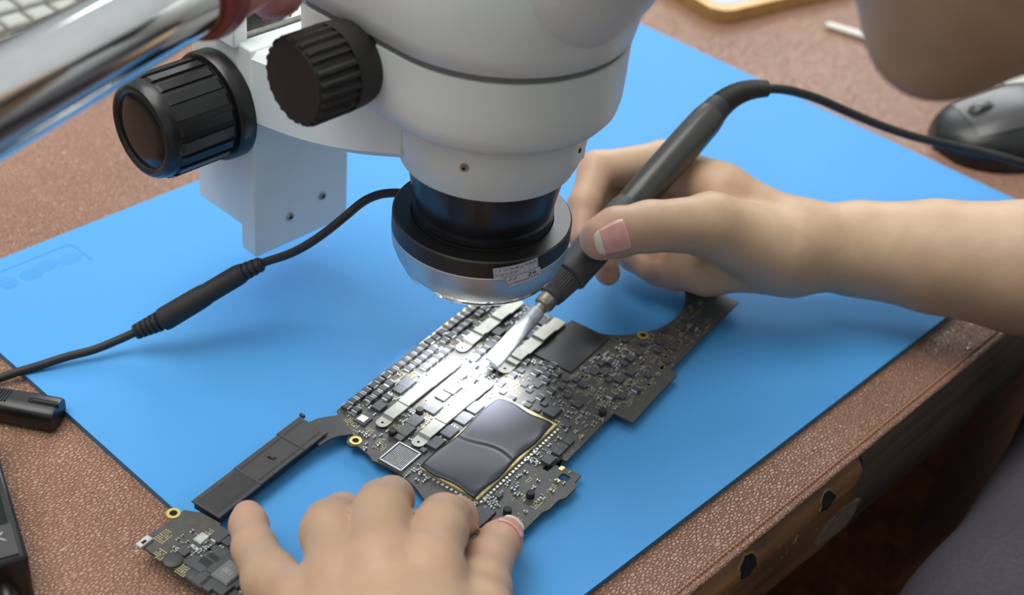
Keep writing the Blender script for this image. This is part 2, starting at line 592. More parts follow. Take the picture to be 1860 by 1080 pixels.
for i in range(170):
    place('stitch', st, inv @ Vector((-0.215 + i * 0.0026, -0.2068, 0.0009)), lc)
sh = MB()
for i in range(170):
    sh.box((-0.2137 + i * 0.0026, -0.2057, 0.0004), (0.0009, 0.0007, 0.0003), 0.5)
sh.build('stitch_holes', 'hole', lc, False, kind='stuff')

# ------------------------------------------------------------------ blue mat
bm_ = thing('blue_repair_mat', 'large bright blue silicone repair mat lying on the leather', 'mat', (0, 0, 0))
out = rrect(-0.275, 0.275, -0.1825, 0.1825, 0.004)
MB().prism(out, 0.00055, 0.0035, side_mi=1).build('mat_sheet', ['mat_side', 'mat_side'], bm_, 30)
MB().prism(out, 0.0035, 0.004, side_mi=1).build('mat_surface', ['mat', 'mat'], bm_, 30, label='bright blue upper surface')
em = MB()
pts = [(-0.272, 0.1722)] + [(-0.203 + 0.005 * math.sin(a), 0.1672 + 0.005 * math.cos(a)) for a in [PI / 2 * k / 6 for k in range(7)]] + [(-0.198, 0.152)]
for (a, b) in zip(pts[:-1], pts[1:]):
    d = Vector((b[0] - a[0], b[1] - a[1])); n_ = Vector((-d.y, d.x)).normalized() * 0.0007
    em.add([(a[0] + n_.x, a[1] + n_.y, 0.00412), (a[0] - n_.x, a[1] - n_.y, 0.00412), (b[0] - n_.x, b[1] - n_.y, 0.00412), (b[0] + n_.x, b[1] + n_.y, 0.00412)], [(0, 1, 2, 3)])
em.build('embossed_outline', 'mat_dark', bm_, False)
for k_, (px, py, a, b) in enumerate(((127, 470, .0075, .0055), (84, 482, .0065, .005), (58, 497, .0065, .0055), (14, 512, .005, .006))):
    p = at(px, py, .004)
    q = MB().rings([[(p.x + a * s_ * math.cos(2 * PI * k / 20), p.y + b * s_ * math.sin(2 * PI * k / 20), z_) for k in range(20)] for s_, z_ in ((1, .0039), (.94, .00405 + k_ * .00003))])
    q.build('embossed_mark', 'mat_dark', bm_, False)

# ================================================================== logic board
ZB = 0.010
TH = math.radians(9.4)
BO = Vector((-0.14915965, -0.09728005, ZB))
UA = Vector((math.cos(TH), math.sin(TH), 0)); VA = Vector((-math.sin(TH), math.cos(TH), 0))
mm = 0.001


def bp(px, py):
    d = at(px, py, ZB) - BO
    return (d.dot(UA), d.dot(VA))


lb = thing('laptop_logic_board', 'long black laptop logic board crowded with chips, lying tilted across the blue mat', 'circuit board', BO, TH)


def arc(cx, cy, r, a0, a1, n):
    return [(cx + r * math.cos(math.radians(a0 + (a1 - a0) * i / n)), cy + r * math.sin(math.radians(a0 + (a1 - a0) * i / n))) for i in range(n + 1)]


outl = [(-141, 80.5), (-143, 37), (-143, -36), (-138, -41.6), (-60, -41.6), (-33, -41.6), (-17.6, -41.6), (-14, -43), (-6.4, -43), (-3, -44.8), (5.3, -44.8), (8, -42.6), (14, -42.3),
        (13.2, -31.6), (12.2, -31.6), (12, -26), (6, -26), (6, -29), (17.3, -29.5), (17.3, -32), (60.9, -31.4), (60.7, -42.2), (90, -41), (107, -41), (109, -36.3), (150, -36.3), (184.6, -36.3), (186, 2)]
outl += arc(149, 26.3, 43, -34, -180, 30)
outl += [(106, 66), (101, 72.7), (15, 72.6), (-23.1, 71.5), (-29, 62), (-33.5, 56), (-37.5, 53.5), (-38.2, 50.5), (-36, 48)]
outl += [(-37.5, 40)] + arc(-82, 26.3, 44, 14, -220, 40) + [(-116, 58), (-111, 62), (-111.5, 72.5), (-115, 79.3)]
outl = [(a * mm, b * mm) for a, b in outl]
hole = [(a * mm, b * mm) for a, b in rrect(5.2, 9.8, -39.6, -34.8, 1.2, 3)]
MB().prism(outl, -0.0012, 0, [hole], 0, 1).build('board', ['pcb', 'pcb_edge'], lb, 30, local=True)


def bbox_(name, u, v, du, dv, h, mtl, z0=0.0, rz=0.0, ch=None, label=None):
    return MB().cbox((u, v, z0 + h / 2), (du, dv, h), ch or min(0.0003, h * .3), rz).build(name, mtl, lb, False, local=True, label=label)


# underside connectors that carry the board
for u, v in ((-0.125, 0.01), (-0.125, -0.03), (-0.03, 0.03), (0.03, -0.02), (0.09, 0.05), (0.09, -0.03), (0.16, -0.028), (0.02, 0.06)):
    MB().box((u, v, -0.0036), (0.010, 0.006, 0.0048)).build('underside_connector', 'chip', lb, False, local=True)

# processor with its lifted film
pr_ = MB().cbox((0.002, 0.0005, 0.0009), (0.0655, 0.0325, 0.0018), 0.0003).build('processor', 'cream', lb, False, local=True)
nu, nv = 72, 32
vs = []; fs = []
for i in range(nu + 1):
    for j in range(nv + 1):
        a = i / nu; b = j / nv
        u = -0.0305 + 0.063 * a + 0.0007 * math.sin(9 * b + 1) * (a - .5) * 2
        v = -0.0148 + 0.0313 * b + 0.0006 * math.sin(14 * a + .6) * (1 - b) ** 3 + 0.0006 * math.sin(10 * a) * b ** 3
        z = 0.0028 + 0.00022 * math.sin(7 * a + 2 * b) * (0.4 + b) + 0.0003 * math.exp(-((b - 0.02) / .05) ** 2) * math.sin(18 * a)
        cr = a - (0.47 + 0.035 * math.sin(5 * b) - 0.01)
        z -= 0.0004 * math.exp(-(cr / 0.011) ** 2) * (0.35 + 0.65 * (1 - b)); z += 0.0002 * math.exp(-((cr - .022) / 0.012) ** 2)
        z -= 0.0005 * math.exp(-(min(a, 1 - a) / .018) ** 2) + 0.0004 * math.exp(-(min(b, 1 - b) / .03) ** 2)
        vs.append((u, v, z))
for i in range(nu):
    for j in range(nv):
        k = i * (nv + 1) + j
        fs.append((k, k + nv + 1, k + nv + 2, k + 1))
film = MB().add(vs, fs).build('film', 'film', pr_, 'all', local=True, label='wrinkled dark film creased across its middle')
sol = film.modifiers.new('thickness', 'SOLIDIFY'); sol.thickness = 0.0009; sol.offset = -1
ct = MB()
for k in range(26):
    ct.box((-0.030 + k * 0.0025, -0.0172, 0.0004), (0.0014, 0.0012, 0.0008))
for k in range(13):
    ct.box((-0.0322, -0.015 + k * 0.0025, 0.0004), (0.0012, 0.0014, 0.0008))
ct.build('edge_capacitors', 'solder', pr_, False, local=True, kind='stuff')

# heat bars -------------------------------------------------------------
def heat_bar(v, u0, u1, w, steps, z=0.0010):
    r = w / 2
    ring = [(u0 + r + r * math.cos(a), v + r * math.sin(a)) for a in [PI / 2 + PI * k / 10 for k in range(11)]]
    out_ = ring + [(u0 + w * 1.15, v - r), (u0 + w * 1.15, v + r)]
    h_ = [(u0 + r + 0.0007 * math.cos(2 * PI * k / 12), v + 0.0007 * math.sin(2 * PI * k / 12)) for k in range(12)]
    mb = MB().prism(out_, z, z + 0.0005, [h_])
    cs = [(u0 + w * 1.1, z), (u0 + w * 1.25, z + 0.0012)]
    for a, b in steps:
        cs.append((u0 + (u1 - u0) * a, z + b))
    cs.append((u1, z + 0.0010))
    for (a, za), (b, zb_) in zip(cs[:-1], cs[1:]):
        mb.add([(a, v - r, za - .0006), (a, v + r, za - .0006), (b, v + r, zb_ - .0006), (b, v - r, zb_ - .0006), (a, v - r, za + .0005), (a, v + r, za + .0005), (b, v + r, zb_ + .0005), (b, v - r, zb_ + .0005)],
               [(0, 1, 2, 3), (7, 6, 5, 4), (0, 3, 7, 4), (2, 1, 5, 6), (1, 0, 4, 5), (3, 2, 6, 7)])
    o = mb.build('heat_bar', 'shield', lb, False, local=True)
    MB().prism(h_, z - 0.0009, z + 0.0002).build('rivet', 'hole', o, False, local=True)
    MB().prism([(u0 + r + (w * .36) * math.cos(2 * PI * k / 14), v + (w * .36) * math.sin(2 * PI * k / 14)) for k in range(14)], 0, z).build('standoff', 'steel', o, False, local=True)


heat_bar(.0486, -.0205, .0415, .0062, [(.3, .0012), (.305, .0017), (.62, .0017), (.625, .0012), (.86, .0012), (.87, .0007)])
heat_bar(.0275, -.0205, .0395, .0064, [(.33, .0012), (.335, .0017), (.7, .0017), (.705, .0012), (.9, .0012), (.91, .0007)])
heat_bar(.0535, .0495, .104, .0066, [(.3, .0010), (.31, .0019), (.36, .0019), (.37, .0010), (.6, .0010), (.61, .0020), (.76, .0020), (.77, .0010)])
heat_bar(.0275, .0495, .104, .0070, [(.22, .0012), (.23, .0020), (.36, .0020), (.37, .0010), (.6, .0010), (.61, .0022), (.82, .0022), (.83, .0010)])

# graphite film rectangle near the round cut-out
MB().cbox((.0915, .0125, .0004), (.037, .0235, .0008), .0002).build('graphite_film', 'graphite', lb, False, local=True, label='smooth black film rectangle beside the round cut-out')


# two-tone components (dark body, tinned ends)
def comp_mesh(name, du, dv, h, body, ends=True):
    mb = MB()
    if ends:
        mb.cbox((0, 0, h / 2), (du * .72, dv, h), h * .12, mi=0)
        for s in (-1, 1):
            mb.cbox((s * du * .43, 0, h * .44), (du * .16, dv * .8, h * .8), h * .1, mi=1)
    else:
        mb.cbox((0, 0, h / 2), (du, dv, h), h * .14, mi=0)
    return mb.mesh(name, [body, 'solder'])


me_ind = comp_mesh('inductor', .0042, .0040, .0020, 'chip_blue')
me_ind2 = comp_mesh('inductor', .0050, .0042, .0023, 'chip')
me_chip5 = comp_mesh('chip', .0062, .0052, .0016, 'chip', False)
me_chip4 = comp_mesh('chip', .0044, .0044, .0013, 'chip', False)
me_chip3 = comp_mesh('chip', .003, .003, .0012, 'chip', False)
me_blk = comp_mesh('chip', .0078, .0062, .0017, 'chip', False)
occupied = []


def put(name, me, u, v, rz=0.0, r=.0025, force=False):
    if not force:
        for (a, b, q) in occupied:
            if (a - u) ** 2 + (b - v) ** 2 < (q + r) ** 2:
                return None
    occupied.append((u, v, r))
    return place(name, me, (u, v, 0), lb, rz)


def inbar(u, v, g=.0045):
    for bv, a, b in ((.0486, -.0205, .0415), (.0275, -.0205, .0395), (.0535, .0495, .104), (.0275, .0495, .104)):
        if a - .002 < u < b + .002 and abs(v - bv) < g:
            return True
    if -.033 < u < .037 and -.0185 < v < .0195:
        return True
    if .0715 < u < .111 and -.0005 < v < .026:
        return True
    if (u - .149) ** 2 + (v - .0263) ** 2 < .0455 ** 2 and v > -.03:
        return True
    return False


# single chips measured one by one
for px, py, me, r in ((689, 740, me_chip5, .0035), (739, 698, me_blk, .0042), (727, 709, me_chip5, .003), (753, 767, me_blk, .0042), (737, 784, me_blk, .0042), (787, 744, me_blk, .0042), (805, 722, me_chip5, .0035), (822, 708, me_blk, .004),
                      (791, 807, me_blk, .0042), (816, 787, me_blk, .0042), (842, 763, me_blk, .0042), (862, 743, me_blk, .0042), (769, 819, me_chip3, .002), (1003, 749, me_blk, .0042), (726, 796, me_chip4, .003),
                      (1032, 803, me_chip4, .0025), (1022, 813, me_chip4, .0025), (1013, 822, me_chip4, .0025), (996, 837, me_chip5, .003),
                      (885, 935, me_chip5, .003), (877, 943, me_chip5, .003), (867, 951, me_chip5, .003), (905, 945, me_chip4, .003), (905, 901, me_chip3, .002),
                      (400, 974, me_blk, .004), (414, 985, me_chip4, .003), (335, 1003, me_chip4, .003), (396, 1011, me_blk, .004), (380, 1021, me_blk, .004), (369, 1030, me_blk, .004), (354, 1024, me_chip5, .003),
                      (394, 1035, me_blk, .0045), (414, 1020, me_chip5, .003), (368, 1055, me_blk, .004), (382, 1062, me_blk, .004), (406, 1069, me_blk, .004), (432, 1058, me_chip5, .003),
                      (1030, 775, me_chip3, .002), (1060, 700, me_chip4, .003), (1110, 722, me_ind2, .003), (975, 700, me_chip4, .003), (905, 605, me_chip5, .0035), (925, 640, me_chip5, .0035), (960, 610, me_chip5, .0035), (985, 585, me_blk, .004), (875, 610, me_chip5, .0035)):
    u, v = bp(px, py)
    put('chip', me, u, v, 0, r, True)
# rows of power inductors along the upper-left edge
for row, v in enumerate((.0690, .0638, .0582)):
    for k in range(25):
        u = -.0190 + k * .0050 + row * .0012
        if row >= 1 and (k * 7 + row * 5) % 6 == 0:
            continue
        if u > .1 or inbar(u, v) or (row >= 2 and random.random() < .25):
            continue
        put('inductor', me_ind if random.random() < .7 else me_ind2, u, v, 0 if random.random() < .85 else PI / 2, .0022)
for v in (.0445, .0405, .0365, .033, .0225):
    for k in range(32):
        u = .03 + k * .0050 if v > .03 else .038 + k * .0050
        if u > .104 or inbar(u, v, .0052) or random.random() < .25:
            continue
        put('inductor', random.choice((me_ind, me_ind2, me_chip5)), u, v, 0, .0022)
for k in range(60):
    u = random.uniform(.036, .075); v = random.uniform(-.004, .023)
    if not inbar(u, v):
        put('inductor', random.choice((me_ind, me_chip3, me_ind)), u, v, 0, .0019)
for k in range(70):
    u = random.uniform(.05, .16); v = random.uniform(-.033, -.004)
    if not inbar(u, v) and not (u < .062 and v < -.02):
        put('chip', random.choice((me_chip3, me_chip4, me_ind, me_chip3)), u, v, random.choice((0, PI / 2)), .0024)
for k in range(26):
    u = random.uniform(-.139, -.118); v = random.uniform(-.03, .045)
    put('chip', random.choice((me_chip3, me_chip4, me_chip5)), u, v, random.choice((0, PI / 2)), .003)

# round black standoffs
so = MB().lathe([(.0019, 0), (.0019, .0026), (.0017, .0029), (0.0004, .0029)], n=18).mesh('standoff', 'black_matte', True)
for px, py in ((762, 750), (713, 789), (963, 902), (921, 932), (1094, 752)):
    u, v = bp(px, py); put('standoff', so, u, v, 0, .0025, True)
disc = MB().lathe([(.0042, 0), (.0042, .0008), (.0038, .0011), (.001, .0011)], n=22).mesh('rubber_disc', 'fin', True)
for px, py in ((314, 1018), (357, 1044)):
    u, v = bp(px, py); put('rubber_disc', disc, u, v, 0, .0045, True)
# grey inductor with its print, silver shields
u, v = bp(415, 1046)
o = MB().cbox((u, v, .0015), (.0112, .0092, .003), .0006).build('power_inductor', 'chip_grey', lb, False, local=True)
tv, tf = text_mesh('100', .0036)
MB().add([(u + a.y * -1, v + a.x, .00305) for a in tv], tf).build('print', 'print_grey', o, False, local=True)
for px, py, a, b in ((366, 980, .0055, .0045), (352, 995, .0016, .003), (357, 999, .0016, .003), (384, 976, .002, .003), (389, 983, .002, .003), (382, 1009, .003, .0018), (262, 986, .007, .0035)):
    u, v = bp(px, py)
    bbox_('tin_shield', u, v, a, b, .0014, 'solder'); occupied.append((u, v, .004))
u, v = bp(263, 987)
bbox_('bracket_slot', u - .0004, v, .0022, .0012, .0003, 'hole', .0014)
# white square chip and ball-grid pad field
u, v = bp(659, 763)
o = bbox_('square_chip', u, v, .0066, .0066, .0010, 'chip', label='small square chip with a bright silver die')
MB().cbox((u, v, .0012), (.0042, .0042, .0004), .0001).build('die', 'solder', o, False, local=True)
occupied.append((u, v, .005))
cs = [Vector((*bp(*p), 0)) for p in ((713, 804), (769, 829), (736, 858), (689, 831))]
cc = sum(cs, Vector()) / 4; w_ = .0115; h_ = .0150
cu_, cv_ = cc.x, cc.y
o = bbox_('ball_grid_site', cu_, cv_, .0155, .0135, .0005, 'chip', label='bare rectangular chip site filled with silver solder balls')
bl = MB()
for i in range(15):
    for j in range(12):
        bl.lathe([(.00036, 0), (.0003, .0002), (.0001, .0003)], (cu_ - .0062 + i * .00088, cv_ - .0050 + j * .00090, .0005), n=6)
bl.build('solder_balls', 'solder', o, False, local=True, kind='stuff')
rim = MB()
for k, (a, b, c_, d_) in enumerate(((0, .0061, .0148, .0006), (0, -.0061, .0148, .0006), (.0073, 0, .0006, .0125), (-.0073, 0, .0006, .0125))):
    rim.box((cu_ + a, cv_ + b, .0007), (c_, d_, .0006))
rim.build('underfill_rim', 'solder', o, False, local=True)
occupied.append((cu_, cv_, .0095))
# gold screw rings
for px, py, r in ((646, 800, .0029), (315, 932, .0031), (1168, 609, .0031)):
    u, v = bp(px, py)
    mb = MB()
    rs = [[(u + q * math.cos(2 * PI * k / 24), v + q * math.sin(2 * PI * k / 24), z) for k in range(24)] for q, z in ((r, -.0012), (r, .0003), (r * .55, .0003), (r * .5, -.0012))]
    mb.rings(rs, (False, False))
    o = mb.build('gold_screw_ring', 'gold', lb, True, local=True)
    MB().lathe([(r * .56, 0), (r * .56, .0001)], (u, v, 0), n=18).build('screw_hole', 'hole', o, False, local=True)
    occupied.append((u, v, r * 1.3))
# connector in the slot of the tab, gold contact pads
bbox_('edge_connector', .0145, -.0275, .0085, .0036, .0016, 'black_matte', -.0012)
for u, v, a, b in ((.0118, -.0330, .003, .0022), (.0035, -.0360, .0024, .0022)):
    bbox_('contact_pad', u, v, a, b, .0003, 'gold')
for k in range(9):
    bbox_('edge_contact', .044 + k * .0052, .0716, .0034, .0018, .0006, 'gold')
for px, py in ((1000, 640), (1010, 655), (930, 700), (925, 692), (935, 707), (745, 688), (720, 680), (880, 590)):
    u, v = bp(px, py)
    for k in range(3):
        bbox_('copper_bar', u, v + k * .0019, .0105, .0011, .0004, 'trace')

# clutter nobody could count: tiny passives, pads, traces
rnd = random.Random(3)


def inside(u, v):
    c = False; n = len(outl)
    for i in range(n):
        (x0, y0), (x1, y1) = outl[i], outl[(i + 1) % n]
        if (y0 > v) != (y1 > v) and u < (x1 - x0) * (v - y0) / (y1 - y0) + x0:
            c = not c
    return c


def free(u, v, r):
    if inbar(u, v, .0042) or not inside(u, v) or not inside(u + .001, v + .001) or not inside(u - .001, v - .001):
        return False
    return all((a - u) ** 2 + (b - v) ** 2 > (q * .8 + r) ** 2 for a, b, q in occupied)


body = MB(); pads = MB(); tr = MB()


def passive(u, v, rot, s=1.0):
    du, dv = (.0016 * s, .0009 * s) if rot else (.0009 * s, .0016 * s)
    h = .0007 * s
    body.box((u, v, h / 2), (du * (.5 if rot else 1), dv * (1 if rot else .5), h), mi=0)
    for q in (-1, 1):
        body.box((u + (q * du * .38 if rot else 0), v + (0 if rot else q * dv * .38), h * .5), (du * (.26 if rot else 1), dv * (1 if rot else .26), h * 1.05), mi=1)


regions = [(-.022, .105, .03, .071, 420), (.036, .110, -.03, .04, 260), (.062, .16, -.034, .0, 130), (.105, .182, -.036, .0, 30), (-.040, -.018, .005, .07, 60), (-.036, .04, .0190, .036, 110),
           (-.142, -.115, -.03, .055, 230), (-.03, .03, -.041, -.018, 45), (.005, .06, -.03, -.016, 40)]
for a, b, c_, d_, n in regions:
    for k in range(n):
        u = rnd.uniform(a, b); v = rnd.uniform(c_, d_)
        if free(u, v, .001):
            passive(u, v, rnd.random() < .5, rnd.choice((.7, 1, 1, 1.3)))
for (cx, cy, n) in ((978, 828, 22), (885, 918, 22), (372, 1000, 40), (735, 756, 26), (760, 864, 14), (340, 985, 12)):
    cu0, cv0 = bp(cx, cy)
    for k in range(n):
        passive(cu0 + rnd.choice(range(-4, 5)) * .0014, cv0 + rnd.choice(range(-3, 4)) * .0014, rnd.random() < .5, rnd.choice((.8, 1, 1.2)))
body.build('tiny_passives', ['chip', 'solder'], lb, False, local=True, kind='stuff')


def pad_grid(px, py, nu, nv, pitch=.0011, s=.0005, drop=0.15):
    u0, v0 = bp(px, py)
    for i in range(nu):
        for j in range(nv):
            if rnd.random() > drop:
                pads.box((u0 + (i - nu / 2) * pitch, v0 + (j - nv / 2) * pitch, .00008), (s, s, .00016))


for g in ((296, 973, 6, 5), (291, 1004, 5, 5), (336, 1031, 7, 5), (302, 964, 5, 3), (320, 1000, 3, 4), (378, 968, 6, 4), (415, 968, 5, 3), (668, 782, 5, 4), (706, 762, 7, 5), (720, 775, 5, 6), (693, 809, 5, 4), (640, 765, 4, 8), (690, 800, 4, 3),
          (977, 911, 8, 3), (1002, 886, 6, 3), (950, 900, 3, 3), (985, 800, 6, 4), (1010, 770, 5, 5), (830, 740, 9, 5), (775, 760, 8, 4), (755, 775, 7, 4), (800, 735, 6, 5), (960, 870, 4, 2), (640, 785, 5, 3), (935, 850, 3, 3)):
    pad_grid(*g)
for k in range(420):
    u = rnd.uniform(-.04, .17); v = rnd.uniform(-.036, .07)
    if free(u, v, .0004):
        pads.box((u, v, .00008), (.0005, .0005, .00016))
pads.build('test_pads', 'padgold', lb, False, local=True, kind='stuff')
for k in range(230):
    u = rnd.uniform(-.02, .105) if k < 130 else rnd.uniform(.06, .165); v = rnd.uniform(.03, .07) if k < 130 else rnd.uniform(-.034, .0)
    if free(u, v, .0012):
        tr.box((u, v, .00006), (rnd.uniform(.0012, .006), rnd.uniform(.0008, .0022), .00012))
for k in range(150):
    u = rnd.uniform(.062, .15); v = rnd.uniform(-.034, .004)
    if free(u, v, .0008):
        tr.box((u, v, .00006), (rnd.uniform(.0008, .004), rnd.uniform(.0008, .003), .00012), rnd.choice((0, 0, .78)))
tr.build('copper_patches', 'trace', lb, False, local=True, kind='stuff')

# black fin cover across the left cut-out, stepped panels with rows of notches
fc = MB().box((-.0752, .0713, -.0006), (.0690, .0146, .0040)).build('fin_cover', 'fin_dark', lb, False, local=True, label='black stepped fin cover strip bridging the round cut-out')
for k, (a, b, z) in enumerate(((-.1105, -.083, .0016), (-.0845, -.0543, .0020), (-.0558, -.0400, .0024))):
    w2 = (.0163, .0163, .0172)[k]
    MB().cbox(((a + b) / 2, .0713, z), (b - a, w2, .0008), .0002).build('panel', 'fin', fc, False, local=True)
    nb = MB()
    n = int((b - a - .003) / .0008)
    for s in (-1, 1):
        for i in range(n):
            nb.box((a + .0015 + i * .0008, .0713 + s * (.0054 if s > 0 else .0058), z + .00042), (.0003, .0011, .0001))
    nb.build('notches', 'fin_dark', fc, False, local=True, kind='stuff')
for i in range(30):
    MB().box((-.1090 + i * .00083, .0713, .00205), (.0004, .0098, .0003)).build('rib', 'fin', fc, False, local=True)
for a, b, c_, d_ in ((-.0697, .0716, .0030, .0006), (-.0690, .0722, .0012, .0011), (-.0692, .0702, .0030, .0006), (-.0680, .0698, .0012, .0011)):
    MB().box((a, b, .00243), (d_, c_, .0001)).build('print_mark', 'hole', fc, False, local=True)
MB().box((-.0386, .0793, .0026), (.0012, .0026, .0016)).build('clip', 'fin', fc, False, local=True)
lk = [bp(*p) for p in ((552, 790), (561, 770), (574, 764), (590, 760), (615, 757), (628, 772), (641, 791), (626, 793), (612, 795), (598, 801), (580, 812))]
MB().prism([(a, b) for a, b in lk], .0002, .0012).build('flat_link', 'fin', lb, 30, local=True, label='flat black link between the fin cover and the main board')
# ================================================================== stereo microscope
AX, AY = -0.1236, -0.0576
ms = thing('stereo_microscope', 'light grey stereo microscope head with black knobs hanging over the logic board', 'microscope', (AX, AY, 0.112))


def stadium(r, yb, rb, n=40):
    """plan of the head: round towards the operator, straight sides, flat back at yb"""
    p = [(AX + r * math.cos(a), AY + r * math.sin(a)) for a in [PI + PI * k / n for k in range(n + 1)]]
    rb = min(rb, r * .8)
    for cx, a0 in ((AX + r - rb, 0), (AX - r + rb, PI / 2)):
        for k in range(7):
            a = a0 + PI / 2 * k / 6
            p.append((cx + rb * math.cos(a), yb - rb + rb * math.sin(a)))
    return p


def loft(prof, yb, rb, name, mtl, parent, smooth=50):
    mb = MB()
    mb.rings([[(x, y, z) for x, y in stadium(r, yb + (r - .0545) * .6, rb)] for z, r in prof])
    return mb.build(name, mtl, parent, smooth)


loft([(.1672, .038), (.1680, .046), (.1700, .0505), (.1735, .0531), (.1785, .0542), (.187, .0545), (.2033, .0548)], .010, .012, 'lower_body', 'scope', ms)
loft([(.2030, .0536), (.2068, .0536)], .0085, .012, 'seam', 'scope_dk', ms)
loft([(.2064, .0548), (.2070, .0556), (.215, .0572), (.228, .0585), (.245, .0585), (.258, .056), (.266, .050), (.268, .040)], .012, .012, 'upper_body', 'scope', ms)
# binocular drum on the front of the head
dr = MB().lathe([(.004, -.0365), (.014, -.0345), (.0235, -.0285), (.0300, -.020), (.0335, -.010), (.035, 0), (.036, .02), (.036, .05), (.030, .056)], (-.1268, -.0960, .2480), (0.05, -.42, .9), 40).build('binocular_housing', 'scope', ms, 60)
for s in (-1, 1):
    d_ = Vector((0, -.70, .714)); p0 = Vector((AX + s * .030, -.115, .285))
    MB().lathe([(.017, 0), (.017, .05), (.0155, .051), (.0155, .075), (.018, .076), (.018, .098), (.013, .101)], p0, d_, 28).build('eyepiece_tube', 'black', ms, 40)
# collar (round holder the head sits in)
MB().lathe([(.0355, .1400), (.0383, .1406), (.0402, .1450), (.0418, .1520), (.0425, .1560), (.0425, .1678)], (AX, AY, 0), n=72).build('holder_collar', 'scope', ms, 25)
# arm from collar to the focus block
plan = [(-.1600, .0600), (-.1000, .0600), (-.0830, -.045), (-.1240, -.0480), (-.1652, -.046)]


def arm_z(y):
    t = (y + .046) / .106
    return .1475 - t * .034 - .004 * math.sin(PI * t)


ny = 16
rs = []
for i in range(ny + 1):
    y = -.046 + .106 * i / ny
    t = i / ny
    hw0 = -.1648 + .0048 * t; hw1 = -.0825 - .0175 * t
    z0 = arm_z(y); z1 = .1665 - .0145 * max(0, t - .2) / .8
    c_ = .003
    rs.append([(hw0 + c_, y, z0), (hw0, y, z0 + c_), (hw0, y, z1 - c_), (hw0 + c_, y, z1), (hw1 - c_, y, z1), (hw1, y, z1 - c_), (hw1, y, z0 + c_), (hw1 - c_, y, z0)])
MB().rings(rs).build('holder_arm', 'scope', ms, 35)
# focus block
MB().box((-.1295, .066, .0955), (.0600, .012, .1150)).build('front_plate', 'scope', ms, True, bevel=.0012)
MB().box((-.1300, .090, .1010), (.0570, .0365, .1000)).build('focus_block', 'scope', ms, True, bevel=.0012)
MB().box((-.1320, .0800, .1535), (.0500, .0140, .0030)).build('guide_rail', 'steel', ms, True, bevel=.0004)
MB().box((-.1580, .0800, .1600), (.0080, .0200, .0190)).build('side_guide', 'scope', ms, True, bevel=.0008)
MB().box((-.1350, .1000, .1700), (.0460, .0180, .0500)).build('dark_gap_column', 'black_matte', ms, True, bevel=.001)  # black column standing in for the dark gap above the block
crm = random.Random(2)
cr = MB()
for k in range(8):
    cr.box((-.128 + crm.uniform(-.012, .012), .0770 + crm.uniform(-.003, .004), .1556), (.0012, .001, .0012), crm.random())
cr.build('red_crumbs', 'red', ms, False, kind='stuff', label='red grease crumbs on the rail')


def screw(p, axis, r, parent, name='screw', mtl='steel'):
    o = MB().lathe([(r, -.001), (r, .0006), (r * .85, .0011), (r * .6, .0012)], p, axis, 20).build(name, mtl, parent, True)
    MB().lathe([(r * .45, 0), (r * .45, .0013)], p, axis, 6).build('socket', 'hole', o, False)
    return o


def aty(px, py, y):
    r = ray(px, py); return CAM + r * ((y - CAM.y) / r.y)


for px, py in ((526, 393), (585, 355)):
    screw(aty(px, py, .0600), (0, -1, 0), .0022, ms)
p = aty(778, 301, -.09)
a_ = math.atan2(-.040, -.0150)
q = Vector((AX + .0424 * math.cos(math.radians(210)), AY + .0424 * math.sin(math.radians(210)), .158))
screw(q, (math.cos(math.radians(210)), math.sin(math.radians(210)), 0), .0019, ms)
# recessed lock panel on the right of the collar
a_ = math.radians(-76)
n_ = Vector((math.cos(a_), math.sin(a_), 0)); t_ = Vector((-n_.y, n_.x, 0)); c0 = Vector((AX, AY, .1590)) + n_ * .0424
mb = MB()
for (w, h, d0, d1) in ((.0100, .0130, -.002, .0012),):
    mb.add([c0 + t_ * (a * w / 2) + Vector((0, 0, b * h / 2)) + n_ * d for d in (d0, d1) for a, b in ((-1, -1), (1, -1), (1, 1), (-1, 1))],
           [(0, 3, 2, 1), (4, 5, 6, 7), (0, 1, 5, 4), (1, 2, 6, 5), (2, 3, 7, 6), (3, 0, 4, 7)])
pn = mb.build('lock_panel', 'scope', ms, True, bevel=.0005)
MB().lathe([(.0012, .0008), (.0012, .0014)], c0 - t_ * .001, n_, 12).build('lock_hole', 'hole', pn, False)
# objective barrel
MB().lathe([(.0350, .1412), (.0345, .1370), (.0335, .1300), (.0320, .1220), (.0305, .1165), (.0318, .1160), (.0318, .1130), (.030, .1120)], (AX, AY, 0), n=64).build('objective_barrel', 'lens_barrel', ms, 30)


# zoom knob
def ribs(n, depth, phase=0.0, duty=.5):
    def fn(a, h):
        x = ((a * n / (2 * PI)) + phase) % 1.0
        return 1.0 if x < duty else 1.0 - depth
    return fn


ZK = Vector((-.1785, -.031, .1915))
MB().lathe([(.0150, -.004), (.0172, 0), (.0180, .003), (.0185, .012)], ZK, (-1, 0, 0), 48).build('zoom_knob_base', 'black_matte', ms, 30)
zr = MB().lathe([(.0180, .010), (.0184, .0115), (.0184, .0290), (.0176, .0305), (.0165, .0308)], ZK, (-1, 0, 0), 96, rmod=ribs(24, .07)).build('zoom_knob', 'black_matte', ms, 20)
MB().lathe([(.0166, .0300), (.0160, .0312), (.004, .0313)], ZK, (-1, 0, 0), 40).build('zoom_knob_cap', 'black_matte', zr, 30)
MB().lathe([(.0010, 0), (.0010, .0004)], ZK + Vector((-.018, -.0184 * math.cos(.35), -.0184 * math.sin(.35))), (0, -math.cos(.35), -math.sin(.35)), 12).build('grub_screw_hole', 'hole', zr, False)

